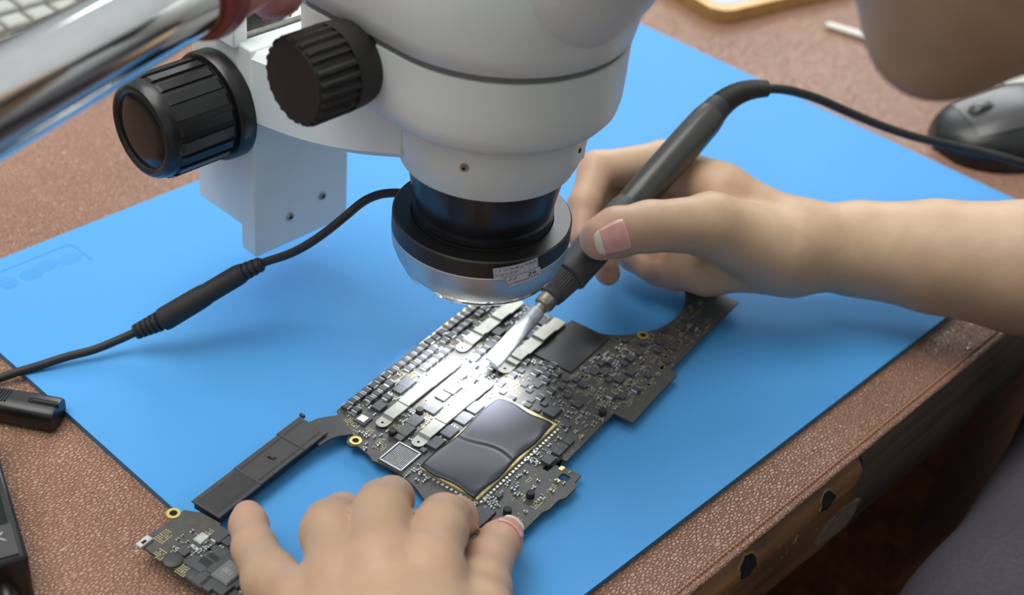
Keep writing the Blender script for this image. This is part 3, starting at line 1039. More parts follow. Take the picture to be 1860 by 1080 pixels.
# focus knob: flange, body with raised bars, glossy cap
FK = Vector((-.1600, .0835, .1165))
MB().lathe([(.0270, 0), (.0270, .0070), (.0262, .0085), (.020, .0088)], FK, (-1, 0, 0), 64).build('focus_flange', 'black', ms, 30)
fk = MB().lathe([(.0205, .008), (.0234, .0086), (.0240, .0095), (.0240, .0405), (.0234, .0440), (.0220, .0462), (.0205, .0468), (.0190, .0462), (.0180, .0452)], FK, (-1, 0, 0), 72).build('focus_knob', 'black', ms, 30)
for k in range(20):
    a = 2 * PI * k / 20
    c, s = math.cos(a), math.sin(a)
    e1 = Vector((0, c, s)); e2 = Vector((0, -s, c)); ax = Vector((-1, 0, 0))
    mb = MB()
    rs = []
    for h, w, d in ((.0100, .0025, .0242), (.0115, .0025, .0250), (.0390, .0025, .0250), (.0402, .0024, .0241)):
        rs.append([FK + ax * h + e1 * q + e2 * v for q, v in ((.0225, -w), (.0225, w), (d, w * .92), (d, -w * .92))])
    mb.rings(rs)
    mb.build('grip_bar', 'black', fk, False)
MB().lathe([(.0186, .0448), (.0180, .0455), (.0120, .0462), (.002, .0465)], FK, (-1, 0, 0), 48).build('knob_cap', 'black_gloss', fk, 50, label='glossy black round cap')
screw(Vector((-.1585, .0800, .0880)), (-1, 0, 0), .0019, ms)

# ================================================================== ring light
rl = thing('ring_light', 'black and silver ring light clamped under the microscope, with a small paper sticker', 'lamp', (AX, AY, .0835))
RT = .1114
MB().lathe([(.0315, RT - .006), (.0315, RT - .0008), (.0322, RT), (.0396, RT), (.0403, RT - .0007), (.0404, RT - .0083), (.0315, RT - .0083), (.0315, RT - .006)], (AX, AY, 0), n=96, caps=(False, False)).build('black_housing', 'anod', rl, 25)
MB().lathe([(.0320, .1031), (.0401, .1031), (.0404, .1026), (.0399, .0960), (.0378, .0905), (.0362, .0876), (.0352, .0872), (.034, .0872)], (AX, AY, 0), n=96, caps=(False, False)).build('silver_housing', 'brushed', rl, 25)
MB().lathe([(.0200, .0868), (.0352, .0868), (.0355, .0862), (.0350, .0848), (.0340, .0838), (.020, .0838)], (AX, AY, 0), n=96, caps=(False, False)).build('glass_ring', 'glass', rl, 25)
MB().lathe([(.004, .1122), (.0316, .1122), (.0316, .1100), (.004, .1100)], (AX, AY, 0), n=48).build('light_stop_disc', 'black_matte', rl, 25)  # added disc, closes the inner gap so no LED light leaks upward
MB().lathe([(.0195, .0930), (.0345, .0930), (.0345, .0920), (.0195, .0920), (.0195, .0930)], (AX, AY, 0), n=64, caps=(False, False)).build('led_plate', 'whiteplastic', rl, 25)
led = MB().lathe([(.0016, 0), (.0015, -.0018), (.0008, -.0027), (.0001, -.003)], n=10).mesh('led', 'led', True)
for k in range(40):
    a = 2 * PI * k / 40
    rr = .0235 if k % 2 else .0300
    place('led', led, (rr * math.cos(a), rr * math.sin(a), .0920 - .0835), rl)
ld = bpy.data.lights.new('ring_lamp', 'AREA')
ld.shape = 'DISK'; ld.size = .050; ld.energy = 0.135; ld.color = (.90, .95, 1.0); ld.spread = math.radians(34)
lo = bpy.data.objects.new('ring_lamp', ld)
COL.objects.link(lo)
lo.parent = rl; lo.location = (0, 0, -.0006)


# sticker wrapped on the side
def wrap(mb, u, v, off=.00025):
    a = -math.radians(0) + u
    z = v
    r = (.0404 if z > .1026 else .0404 - (.1026 - z) * .08) + off
    return (AX + r * math.cos(a), AY + r * math.sin(a), z)


def cyl_angle(px, py, R):
    """angle on the ring's side wall seen at px, py"""
    d = ray(px, py); ox, oy = CAM.x - AX, CAM.y - AY
    A = d.x ** 2 + d.y ** 2; B = 2 * (ox * d.x + oy * d.y); Cc = ox * ox + oy * oy - R * R
    t = (-B - math.sqrt(B * B - 4 * A * Cc)) / (2 * A)
    p = CAM + d * t
    return math.atan2(p.y - AY, p.x - AX), p.z


def sticker(quad, mtl, name, parent, off, cells):
    A = [cyl_angle(*q, .0404) for q in quad]  # tl, tr, br, bl
    def f(s, t, o):
        a = [(A[0][i] * (1 - s) + A[1][i] * s) * (1 - t) + (A[3][i] * (1 - s) + A[2][i] * s) * t for i in (0, 1)]
        return wrap(None, a[0], a[1], o)
    mb = MB(); vs = []; fs = []
    for j in range(5):
        for i in range(13):
            vs.append(f(i / 12, j / 4, off))
    for j in range(4):
        for i in range(12):
            k = j * 13 + i
            fs.append((k, k + 13, k + 14, k + 1))
    mb.add(vs, fs)
    o = mb.build(name, mtl, parent, 'all')
    ink = {}
    for s0, t0, s1, t1, txt, size, mt, rot in cells:
        g = ink.setdefault(mt, MB())
        if txt is None:
            g.add([f(s0, t0, off + .00012), f(s0, t1, off + .00012), f(s1, t1, off + .00012), f(s1, t0, off + .00012)], [(0, 1, 2, 3)])
        else:
            tv, tf = text_mesh(txt, 1.0)
            x0 = min(v.x for v in tv); x1 = max(v.x for v in tv); y0 = min(v.y for v in tv); y1 = max(v.y for v in tv)
            vv = []
            for v in tv:
                a = (v.x - x0) / (x1 - x0); b = (v.y - y0) / (y1 - y0)
                if rot:
                    a, b = 1 - a, 1 - b
                vv.append(f(s0 + (s1 - s0) * a, t1 + (t0 - t1) * b, off + .00012))
            g.add(vv, tf)
    for mt, g in ink.items():
        g.build('print', mt, o, False)
    return o


cells = []
for i, t in enumerate(('12', '11', '10', '9', '8', '7', '6', '5', '4')):
    s0 = .03 + i * .106
    cells.append((s0 + .015, .12, s0 + .085, .38, t, 1, 'ink', True))
    if i < 5:
        cells.append((s0 + .015, .56, s0 + .085, .82, str(25 - i), 1, 'ink', True))
    cells.append((s0, .04, s0 + .006, .92, None, 1, 'ink', False))
cells += [(.02, .04, .98, .06, None, 1, 'ink', False), (.02, .46, .98, .48, None, 1, 'ink', False), (.02, .91, .98, .93, None, 1, 'ink', False), (.978, .04, .984, .92, None, 1, 'ink', False)]
sticker(((895, 487), (976, 466), (977, 484), (897, 506)), 'sticker', 'date_sticker', rl, .0003, cells)
sticker(((918, 503), (980, 482), (980, 499), (921, 521)), 'sticker', 'torn_sticker', rl, .0006,
        [(.06, .52, .95, .84, 'www.Jomoobe.Y', 1, 'inkred', True), (.60, .06, .86, .46, '26', 1, 'inkdark', False), (.05, .10, .30, .36, '//', 1, 'inkdark', True), (.02, .93, .98, .96, None, 1, 'inkred', False), (.02, .5, .035, .95, None, 1, 'inkred', False)])

# ================================================================== ring light cable with inline plug
cb = thing('ring_light_cable', 'thin black cable with a thick inline plug, running from ring light across blue mat', 'cable', at(370, 540, .004))
K = [(742, 353, .100), (722, 350, .100), (690, 353, .098), (660, 366, .094), (628, 392, .088), (596, 418, .080), (560, 443, .071), (525, 461, .062), (480, 476, .052)]
MB().tube(spline([at(*k) for k in K], 6), .0021, 12).build('cable_upper', 'black_matte', cb, True)
a3, b3 = at(477, 478, .0515), at(438, 496, .0455)
c3, d3 = at(440, 495, .0455), at(290, 584, .0215)
e3_, f3 = at(292, 582, .0215), at(246, 603, .0150)


def boot(p0, p1, r0, r1, nrib, name, parent, groove=.8, mtl='black_matte'):
    p0, p1 = Vector(p0), Vector(p1); d = p1 - p0; L = d.length
    prof = []
    for k in range(nrib):
        for q, g in ((.0, groove), (.28, groove), (.34, 1), (.94, 1), (1.0, groove)):
            t = (k + q) / nrib
            prof.append(((r0 + (r1 - r0) * t) * g, t * L))
    return MB().lathe(prof, p0, d, 24).build(name, mtl, parent, 30)


boot(a3, b3, .0036, .0046, 4, 'strain_relief', cb)
d_ = d3 - c3; L_ = d_.length
MB().lathe([(.0034, -.001), (.0048, 0), (.0052, .003), (.0052, L_ * .42), (.0056, L_ * .46), (.0058, L_ * .55), (.0060, L_ * .93), (.0056, L_ * .97), (.0040, L_)], c3, d_, 32).build('inline_plug', 'black_matte', cb, 35)
boot(e3_, f3, .0052, .0038, 5, 'strain_relief', cb)
K = [(250, 601, .0155), (215, 617, .0120), (170, 635, .0095), (120, 648, .0082), (70, 664, .0064), (30, 676, .0052), (0, 686, .0040), (-60, 706, .0030), (-140, 740, .0030)]
MB().tube(spline([at(*k) for k in K], 6), .0021, 12).build('cable_lower', 'black_matte', cb, True)

# ================================================================== boom
BD = Vector((0.9505, 0.3108, 0.0)).normalized()
B0 = CAM + ray(150, 98) * 0.459
bo = thing('boom_stand', 'polished chrome boom tube with a dark red end sleeve beside the microscope', 'stand', B0 - BD * .25)
tube_r = .0150
pts = [B0 + BD * t for t in (-.50, -.2, -.1, 0, .03, .064)]
MB().tube(pts, tube_r, 64).build('chrome_tube', 'chrome', bo, True)
MB().lathe([(.0148, .0570), (.0158, .0564), (.0180, .0572), (.0189, .060), (.0191, .0635), (.0186, .0672), (.0178, .0685), (.0160, .0687)], B0, BD, 48).build('end_sleeve', 'red', bo, 50)
MB().lathe([(.0158, .0680), (.0174, .0684), (.0172, .0950), (.0160, .0990), (.0120, .1015), (.004, .102)], B0, BD, 40).build('lit_end_cap', 'pink', bo, 50, label='red end cap with its highlight coloured pink')  # paler pink puts the highlight on the red end into its colour
MB().lathe([(.0030, -.012), (.0060, -.010), (.0105, -.004), (.0118, .004), (.0105, .011), (.006, .0145), (.001, .0155)], CAM + ray(488, -22) * .552, (.6, .3, -.35), 32).build('clamp_knob', 'pink', bo, 60)

# ================================================================== soldering iron
T0 = at(850, 708, .0115); T1 = at(1302, 197, .100)
ID = (T1 - T0).normalized(); IL = (T1 - T0).length
si = thing('soldering_iron', 'dark grey soldering iron with ribbed grip and black cable, held over the board', 'soldering iron', T0)


def il(prof, name, mtl, n=32, sm=35, rmod=None, parent=None):
    return MB().lathe(prof, T0, ID, n, rmod=rmod).build(name, mtl, parent or si, sm)


MB().tube(spline([T0 + Vector((0, 0, -.0002)), T0 + ID * .008 + Vector((-.0005, .0012, .0008)), T0 + ID * .015 + Vector((.0, .0016, .0006)), T0 + ID * .021 + Vector((0, .0003, 0))], 5), [.0004] + [.0007] * 4 + [.0011] * 5 + [.0014] * 5 + [.0018], 10).build('needle_tip', 'tipwhite', si)
il([(.0020, .0175), (.0040, .0180), (.0045, .0195), (.0045, .024), (.0043, .034), (.0041, .044), (.0038, .0545)], 'tip_barrel', 'tipwhite')
il([(.0036, .0440), (.0037, .0445), (.0034, .0600), (.0030, .0602)], 'tip_shaft', 'steel')
il([(.0034, .0570), (.0048, .0578), (.0050, .0590), (.0050, .0640), (.0046, .0650)], 'nut', 'steel_burnt', 24, 35)
il([(.0050, .0635), (.0060, .0640), (.0064, .0665), (.0066, .0670)], 'collar', 'grip', 36)
il([(.0066, .0668), (.0066, .0675), (.0078, .0780), (.0076, .0785)], 'ribbed_collar', 'grip', 96, 20, ribs(32, .05))
il([(.0076, .0782), (.0094, .0790), (.0096, .0800), (.0094, .0815), (.0097, .0950), (.0098, .112), (.0092, .126), (.0086, .1300)], 'rubber_grip', 'grip', 40)
il([(.0082, .1290), (.0086, .1310), (.0090, .150), (.0091, .180), (.0088, .196), (.0080, .2015)], 'handle', 'iron', 40)
# boot and cable
KB = [at(1290, 211, .0975), at(1302, 197, .100), at(1322, 180, .1025), at(1345, 168, .104), at(1370, 162, .1045), at(1392, 161, .1040)]
bpts = spline(KB, 8)
rad = []
for i in range(len(bpts)):
    t = i / (len(bpts) - 1)
    rad.append((.0079 - .0032 * t) * (1.0 if (i % 2 == 0 or t < .25) else .86))
MB().tube(bpts, rad, 20).build('ribbed_boot', 'black_matte', si, 60)
K = [(1388, 161, .104), (1420, 162, .102), (1450, 168, .097), (1490, 181, .089), (1540, 203, .078), (1600, 228, .066), (1660, 248, .057), (1720, 262, .050), (1780, 275, .047), (1840, 291, .044), (1920, 318, .030), (2000, 350, .012), (2080, 372, .0030)]
MB().tube(spline([at(*k) for k in K], 6), .0026, 14).build('cable', 'black_matte', si, True)

# ================================================================== small things around
# power plug on the left
pc = at(52, 742, .007)
xd = (at(105, 757, .007) - at(0, 738, .007)).normalized(); rz_ = math.atan2(xd.y, xd.x)
pg = thing('power_plug', 'black two-slot power plug lying on the leather left of the mat', 'plug', (pc.x, pc.y, 0), rz_)
rs = []
for x, w, h in ((-.026, .0045, .0045), (-.022, .0065, .0055), (-.012, .0076, .0062), (.000, .0078, .0062), (.013, .0080, .0062), (.0146, .0076, .0058)):
    ring = []
    for k in range(20):
        a = 2 * PI * k / 20
        ca, sa = math.cos(a), math.sin(a)
        ring.append((x, w * math.copysign(abs(ca) ** .55, ca), .0066 + h * math.copysign(abs(sa) ** .7, sa)))
    rs.append(ring)
MB().rings(rs).build('plug_body', 'black', pg, 50, local=True)
slot = [(a, b) for a, b in rrect(.0005, .0150, -.0016, .0016, .0015, 4)]
MB().prism(slot, .0110, .0130).build('slot', 'hole', pg, False, local=True)
sl2 = MB()
MB().prism([(a, b) for a, b in rrect(.0025, .0152, -.0007, .0007, .0006, 3)], .0125, .01335).build('slot_rib', 'black', pg, False, local=True)
for k in range(6):
    MB().box((-.0165 + k * .0014, 0, .0127), (.0006, .0080, .0008)).build('grip_ridge', 'black', pg, False, local=True)
MB().tube(spline([(-.025, 0, .0066), (-.040, .002, .0050), (-.07, .012, .0035), (-.11, .035, .0032)], 6), .0032, 12).build('cord', 'black', pg, True, local=True)

# charger brick
bx0 = at(52, 1010, .026); bx1 = at(0, 832, .026)
ed = (bx1 - bx0); ed.z = 0; ed.normalize()
rz_ = math.atan2(ed.y, ed.x)
ch = thing('power_adapter', 'black power adapter brick with a glossy top and letter K at the left edge', 'power adapter', (bx0.x, bx0.y, 0), rz_)
MB().box((.050, .031, .0130), (.100, .062, .0258)).build('case', 'black', ch, True, bevel=.0018, local=True)
MB().box((.0555, .031, .0260), (.084, .054, .0008)).build('glossy_lid', 'black_gloss', ch, True, bevel=.0003, local=True)
MB().box((.0115, .031, .0263), (.018, .056, .0005)).build('label_plate', 'mouse_top', ch, True, bevel=.0002, local=True, label='worn grey label strip')
tv, tf = text_mesh('K', .0075)
MB().add([(.0135 + a.y, .0085 - a.x, .02665) for a in tv], tf).build('letter', 'print_grey', ch, False, local=True)
MB().lathe([(.0030, -.012), (.0034, -.011), (.0040, -.006), (.0046, 0), (.0046, .002)], (.0, .0105, .0105), (1, .0, .10), 20).build('cord_boot', 'black', ch, True, local=True)
MB().tube(spline([(-.008, .0105, .0100), (-.02, .011, .008), (-.04, .014, .005), (-.08, .03, .0035)], 6), .0028, 12).build('cord', 'black', ch, True, local=True)

# gold-rimmed phone at the back
ph = thing('phone', 'phone in a thick gold frame lying flat at the far edge of the table', 'phone', (.415, .175, 0), math.radians(-12))
o = MB().prism(rrect(-.078, .078, -.066, .066, .016, 8), .0005, .0115).build('gold_frame', 'phonegold', ph, 30, bevel=.002, local=True)
MB().prism(rrect(-.070, .070, -.058, .058, .011, 8), .0105, .0118).build('screen', 'phoneglass', ph, 30, local=True, label='pale grey-blue screen')
# white pick
w0 = at(1500, 42, .004); w1 = at(1592, 70, .004); wd = (w1 - w0).normalized()
wp = thing('white_plastic_pick', 'white plastic pick with a rounded end lying on the far leather', 'tool', (w0.x, w0.y, 0), math.atan2(wd.y, wd.x))
rs = []
for x, w, h in ((0, .0012, .001), (.001, .0026, .0016), (.004, .0034, .0020), (.03, .0040, .0024), (.07, .0040, .0026), (.11, .003, .0022), (.112, .002, .0015)):
    rs.append([(x, w * math.cos(a), .0035 + h * math.sin(a)) for a in [2 * PI * k / 14 for k in range(14)]])
MB().rings(rs).build('shaft', 'whiteplastic', wp, True, local=True)
MB().box((.116, 0, .0035), (.014, .0032, .0012)).build('blade', 'whiteplastic', wp, False, local=True)

# computer mouse on the right
mo = thing('computer_mouse', 'black computer mouse with a grey sheen at the right edge behind the cable', 'mouse', (.354, -.114, 0), math.radians(-32))
mo.scale = (1.25, 1.25, .98)


def mouse_ring(x, top, shrink=1.0):
    return None


vs = []; nx, nyy = 26, 18
mb = MB(); rs = []
for i in range(nx + 1):
    t = i / nx; x = -.056 + .112 * t
    w = .0315 * (max(0.0, 1 - abs(2 * t - 1) ** 3.2)) ** .5 * (1 - .08 * math.sin(PI * t)) + .0008
    h = .036 * (math.sin(PI * min(1, max(0, t * .93 + .035))) ** .62) + .001
    ring = []
    for k in range(nyy):
        a = 2 * PI * k / nyy
        ca, sa = math.cos(a), math.sin(a)
        zz = .0025 + max(0, sa) ** .8 * h if sa > 0 else .0025 * (1 + sa)
        ring.append((x, w * math.copysign(abs(ca) ** .7, ca), max(.0004, zz)))
    rs.append(ring)
MB().rings(rs).build('shell', 'black', mo, 60, local=True)
mb = MB(); rs = []
for i in range(3, nx - 2):
    t = i / nx; x = -.056 + .112 * t
    w = .0315 * (max(0.0, 1 - abs(2 * t - 1) ** 3.2)) ** .5 * (1 - .08 * math.sin(PI * t)) + .0008
    h = .036 * (math.sin(PI * min(1, max(0, t * .93 + .035))) ** .62) + .001
    ring = []
    for k in range(11):
        a = math.radians(52 + 76 * k / 10)
        ca, sa = math.cos(a), math.sin(a)
        ring.append((x, w * math.copysign(abs(ca) ** .7, ca) * 1.01, .0025 + sa ** .8 * h + .0006))
    rs.append(ring)
MB().rings(rs, (False, False), closed=False).build('sheen_cover', 'mouse_top', mo, 'all', local=True, label='top cover with the sheen coloured grey')  # lighter grey strip gives the black shell its sheen as colour
MB().lathe([(.001, -.003), (.0085, -.003), (.0092, -.002), (.0092, .002), (.0085, .003), (.001, .003)], (-.032, 0, .0255), (0, 1, 0), 24).build('scroll_wheel', 'mouse_top', mo, True, local=True)
# white card beside the mouse
wc = at(1848, 155, .003)
cd = thing('white_card', 'white folded card lying behind the mouse at the right edge', 'card', (wc.x + .03, wc.y - .005, 0), math.radians(-20))
MB().box((0, 0, .0012), (.085, .055, .0012)).build('card_base', 'whiteplastic', cd, False, local=True)
MB().add([(-.0425, -.0275, .0018), (.0425, -.0275, .0018), (.0425, .024, .012), (-.0425, .024, .012), (-.0425, -.0275, .0026), (.0425, -.0275, .0026), (.0425, .0232, .0128), (-.0425, .0232, .0128)],
         [(0, 3, 2, 1), (4, 5, 6, 7), (0, 1, 5, 4), (1, 2, 6, 5), (2, 3, 7, 6), (3, 0, 4, 7)]).build('card_flap', 'whiteplastic', cd, False, local=True)

# keyboard at the back left
kb = thing('keyboard', 'pale grey keyboard at the far left corner behind the chrome tube', 'keyboard', (-.06, .46, 0), 0)
MB().prism(rrect(-.20, .17, -.068, .075, .008), .0005, .0095).build('base', 'keybase', kb, 30, bevel=.001, local=True)
key = MB().cbox((0, 0, .0035), (.0165, .0160, .007), .0014).mesh('key', 'keygrey', False)
for r in range(6):
    for c in range(18):
        place('key', key, (-.189 + c * .0196 + (r % 3) * .004, -.0555 + r * .0225, .0095), kb)
# ================================================================== person
def smin(a, b, k):
    h = np.maximum(k - np.abs(a - b), 0) / k
    return np.minimum(a, b) - h * h * k * 0.25


def cone(P, a, b, ra, rb):
    a = np.array(a, np.float32); b = np.array(b, np.float32)
    ba = b - a; pa = P - a
    t = np.clip(pa @ ba / max(1e-12, float(ba @ ba)), 0, 1)
    return np.linalg.norm(pa - t[..., None] * ba, axis=-1) - (ra + (rb - ra) * t)


def ellip(P, c, r, R=None):
    q = P - np.array(c, np.float32)
    if R is not None:
        q = q @ R
    r = np.array(r, np.float32)
    k0 = np.linalg.norm(q / r, axis=-1); k1 = np.linalg.norm(q / (r * r), axis=-1)
    return k0 * (k0 - 1) / np.maximum(k1, 1e-6)


def surface_nets(fn, lo, hi, h):
    lo = np.array(lo, np.float32)
    n = np.ceil((np.array(hi) - lo) / h).astype(int) + 1
    D = np.empty(n, np.float32)
    ys = lo[1] + h * np.arange(n[1], dtype=np.float32); zs = lo[2] + h * np.arange(n[2], dtype=np.float32)
    step = max(1, int(400000 // (n[1] * n[2])))
    for i in range(0, n[0], step):
        xs = lo[0] + h * np.arange(i, min(n[0], i + step), dtype=np.float32)
        G = np.stack(np.meshgrid(xs, ys, zs, indexing='ij'), -1)
        D[i:i + len(xs)] = fn(G)
    S = D < 0
    off = [(i, j, k) for i in (0, 1) for j in (0, 1) for k in (0, 1)]
    cnt = sum(S[i:n[0] - 1 + i, j:n[1] - 1 + j, k:n[2] - 1 + k].astype(np.int8) for i, j, k in off)
    act = (cnt > 0) & (cnt < 8)
    idx = np.argwhere(act)
    vid = np.full(act.shape, -1, np.int64); vid[act] = np.arange(len(idx))
    cv = np.stack([D[idx[:, 0] + i, idx[:, 1] + j, idx[:, 2] + k] for i, j, k in off], 1)
    pos = np.zeros((len(idx), 3), np.float64); num = np.zeros(len(idx))
    for a in range(8):
        for b in range(a + 1, 8):
            A, B = np.array(off[a]), np.array(off[b])
            if np.abs(A - B).sum() != 1:
                continue
            va, vb = cv[:, a], cv[:, b]
            s = (va < 0) != (vb < 0)
            t = np.where(s, va / np.where(s, va - vb, 1), 0)
            pos += np.where(s[:, None], A + (B - A) * t[:, None], 0); num += s
    V = lo + h * (idx + pos / num[:, None])
    F = []
    for ax in range(3):
        o1, o2 = [(1, 2), (2, 0), (0, 1)][ax]
        sl0 = [slice(None)] * 3; sl1 = [slice(None)] * 3
        sl0[ax] = slice(0, n[ax] - 1); sl1[ax] = slice(1, n[ax])
        s0, s1 = S[tuple(sl0)], S[tuple(sl1)]
        e = np.argwhere(s0 != s1)
        e = e[(e[:, o1] > 0) & (e[:, o2] > 0) & (e[:, o1] < n[o1] - 1) & (e[:, o2] < n[o2] - 1)]
        ins = s0[e[:, 0], e[:, 1], e[:, 2]]
        q = []
        for d1, d2 in ((-1, -1), (0, -1), (0, 0), (-1, 0)):
            c = e.copy(); c[:, o1] += d1; c[:, o2] += d2
            q.append(vid[c[:, 0], c[:, 1], c[:, 2]])
        q = np.stack(q, 1)
        q[~ins] = q[~ins][:, ::-1]
        F.append(q)
    F = np.concatenate(F)
    return V, F[(F >= 0).all(1)]


def chain(P, js, k=.004):
    """a finger: joints (point, radius) joined into one limb"""
    d = None
    for (a, ra), (b, rb) in zip(js[:-1], js[1:]):
        c = cone(P, a, b, ra, rb)
        d = c if d is None else smin(d, c, k)
    return d


def hand_field(palm, fingers, kp=.007, kf=.0010, kr=.008):
    def fn(P):
        dp = chain_list(P, palm, kp)
        out = None
        for js in fingers:
            q = smin(dp, chain(P, js), kr)
            out = q if out is None else smin(out, q, kf)
        return out
    return fn


def chain_list(P, caps, k):
    d = None
    for a, b, ra, rb in caps:
        c = cone(P, a, b, ra, rb)
        d = c if d is None else smin(d, c, k)
    return d


def A(px, py, z):
    return np.array(at(px, py, z))


# right hand, gripping the iron like a pen
RW = A(1440, 446, .046)
R_fingers = [
    [(A(1400, 455, .050), .018), (A(1290, 408, .068), .0155), (A(1180, 411, .0715), .0125), (A(1120, 422, .0705), .0122), (A(1092, 433, .0690), .0108)],          # thumb
    [(A(1310, 352, .066), .0150), (A(1205, 296, .066), .0118), (A(1085, 309, .0640), .0100), (A(1062, 372, .0560), .0086), (A(1058, 432, .0480), .0074)],        # index
    [(A(1320, 385, .052), .0140), (A(1215, 345, .045), .0110), (A(1110, 362, .0420), .0098), (A(1085, 435, .0360), .0084), (A(1104, 496, .0320), .0066)],        # middle
    [(A(1330, 425, .040), .0135), (A(1245, 410, .030), .0108), (A(1165, 420, .0260), .0098), (A(1150, 462, .0230), .0084), (A(1178, 486, .0225), .0072)],        # ring
    [(A(1345, 465, .034), .0125), (A(1280, 460, .024), .0100), (A(1205, 465, .0210), .0090), (A(1195, 490, .0190), .0080), (A(1225, 503, .0190), .0070)],        # little
]
R_palm = [(RW, A(1310, 352, .064), .0215, .0150), (RW, A(1320, 388, .052), .0225, .0150), (RW, A(1330, 428, .040), .0220, .0150), (A(1435, 468, .044), A(1345, 468, .034), .0190, .0140),
          (A(1425, 470, .044), A(1285, 492, .030), .0165, .0115), (A(1285, 492, .030), A(1235, 488, .026), .0115, .0100),
          (A(1420, 455, .052), A(1295, 412, .064), .0190, .0150)]
RE = A(2140, 505, .064)
R_arm = [(RW, A(1560, 452, .044), .0222, .0252), (A(1560, 452, .044), A(1700, 466, .047), .0252, .0300), (A(1700, 466, .047), A(1860, 486, .051), .0300, .0350), (A(1860, 486, .051), RE, .0350, .046)]
RS = np.array([.10, -.50, .26])


def right_field(P):
    d = hand_field(R_palm, R_fingers)(P)
    return smin(d, chain_list(P, R_arm, .004), .008)


# left hand, holding the board down, seen from the back
LW = A(742, 1215, .060)
L_fingers = [
    [(A(860, 1130, .050), .0145), (A(872, 1070, .040), .0118), (A(884, 1022, .0320), .0098), (A(908, 985, .0250), .0088), (A(921, 968, .0215), .0072)],            # thumb
    [(A(772, 1048, .066), .0128), (A(798, 962, .0560), .0108), (A(806, 944, .0500), .0100), (A(828, 940, .0330), .0086), (A(838, 952, .0200), .0072)],            # index
    [(A(690, 1035, .068), .0130), (A(692, 935, .0600), .0112), (A(695, 920, .0540), .0104), (A(712, 905, .0360), .0088), (A(722, 905, .0200), .0074)],            # middle
    [(A(620, 1060, .062), .0122), (A(598, 968, .0540), .0108), (A(600, 955, .0500), .0102), (A(622, 935, .0340), .0086), (A(634, 935, .0190), .0072)],            # ring
    [(A(555, 1105, .052), .0120), (A(492, 1052, .0400), .0108), (A(462, 995, .0290), .0086), (A(452, 952, .0225), .0076), (A(450, 936, .0205), .0066)],            # little
]
L_palm = [(LW, A(772, 1055, .063), .0240, .0135), (LW, A(690, 1048, .065), .0240, .0135), (LW, A(622, 1070, .059), .0230, .0130), (LW, A(560, 1105, .052), .0220, .0130),
          (A(772, 1065, .060), A(622, 1078, .056), .0125, .0120), (LW, A(858, 1130, .050), .0230, .0150)]
LE = np.array([-.33, -.40, .115])
L_arm = [(LW, np.array(LW) * .6 + LE * .4, .0260, .0320), (np.array(LW) * .6 + LE * .4, LE, .0320, .044)]


def left_field(P):
    d = hand_field(L_palm, L_fingers)(P)
    return smin(d, chain_list(P, L_arm, .006), .010)


def bounds(fn_pts, pad):
    p = np.array(fn_pts)
    return p.min(0) - pad, p.max(0) + pad


# head: built round the chin, looking down into the eyepieces
pit = math.radians(-24)
RX = np.array([[1, 0, 0], [0, math.cos(pit), -math.sin(pit)], [0, math.sin(pit), math.cos(pit)]], np.float32)
CH = np.array([-.1204, -.2410, .2594], np.float32)


def H(x, y, z):
    return CH + RX @ np.array([x, y, z], np.float32)


def head_field(P):
    d = ellip(P, H(0, -.068, .118), (.074, .094, .098), RX)
    d = smin(d, ellip(P, H(0, -.042, .062), (.058, .058, .062), RX), .03)
    d = smin(d, chain_list(P, [(H(.004, -.010, .012), H(-.006, -.010, .012), .020, .020), (H(.014, -.012, .014), H(.050, -.072, .060), .019, .015), (H(-.014, -.012, .014), H(-.050, -.072, .060), .019, .015)], .01), .02)
    d = smin(d, ellip(P, H(0, .002, .040), (.024, .016, .014), RX), .012)
    d = smin(d, cone(P, H(0, .014, .090), H(0, .026, .062), .007, .011), .012)
    for s in (-1, 1):
        d = smin(d, cone(P, H(s * .012, .012, .061), H(s * .008, .016, .062), .007, .007), .006)
        d = np.maximum(d, -ellip(P, H(s * .032, .014, .093), (.014, .010, .008), RX))
        d = smin(d, ellip(P, H(s * .076, -.072, .085), (.007, .016, .030), RX), .006)
    d = smin(d, chain_list(P, [(H(0, -.085, .070), np.array([-.112, -.49, .250]), .046, .058)], .02), .02)
    return d


def torso_field(P):
    c = chain_list(P, [(np.array([-.112, -.46, .20]), np.array([-.09, -.58, -.20]), .070, .090),
                       (np.array([-.27, -.49, .20]), np.array([.07, -.49, .20]), .055, .055)], .12)
    c = smin(c, chain_list(P, [(np.array([.09, -.49, .20]), np.array(RE), .050, .044)], .03), .05)
    c = smin(c, chain_list(P, [(np.array([-.29, -.49, .20]), LE, .050, .042)], .03), .05)
    return c


LEG0 = np.array([.02, -.333, -.092]); LEG1 = np.array([.240, -.290, -.092])


def legs_field(P):
    c = chain_list(P, [(np.array([-.06, -.54, -.16]), LEG0, .088, .080), (LEG0, LEG1, .080, .074), (LEG1, np.array([.36, -.27, -.68]), .066, .045)], .03)
    return smin(c, chain_list(P, [(np.array([-.16, -.56, -.19]), np.array([-.30, -.33, -.20]), .085, .066), (np.array([-.30, -.33, -.20]), np.array([-.31, -.35, -.68]), .064, .045)], .03), .05)


pe = thing('person', 'seated technician in dark clothes, chin at top right, gripping the iron and holding the board', 'person', (-.05, -.45, -.72))


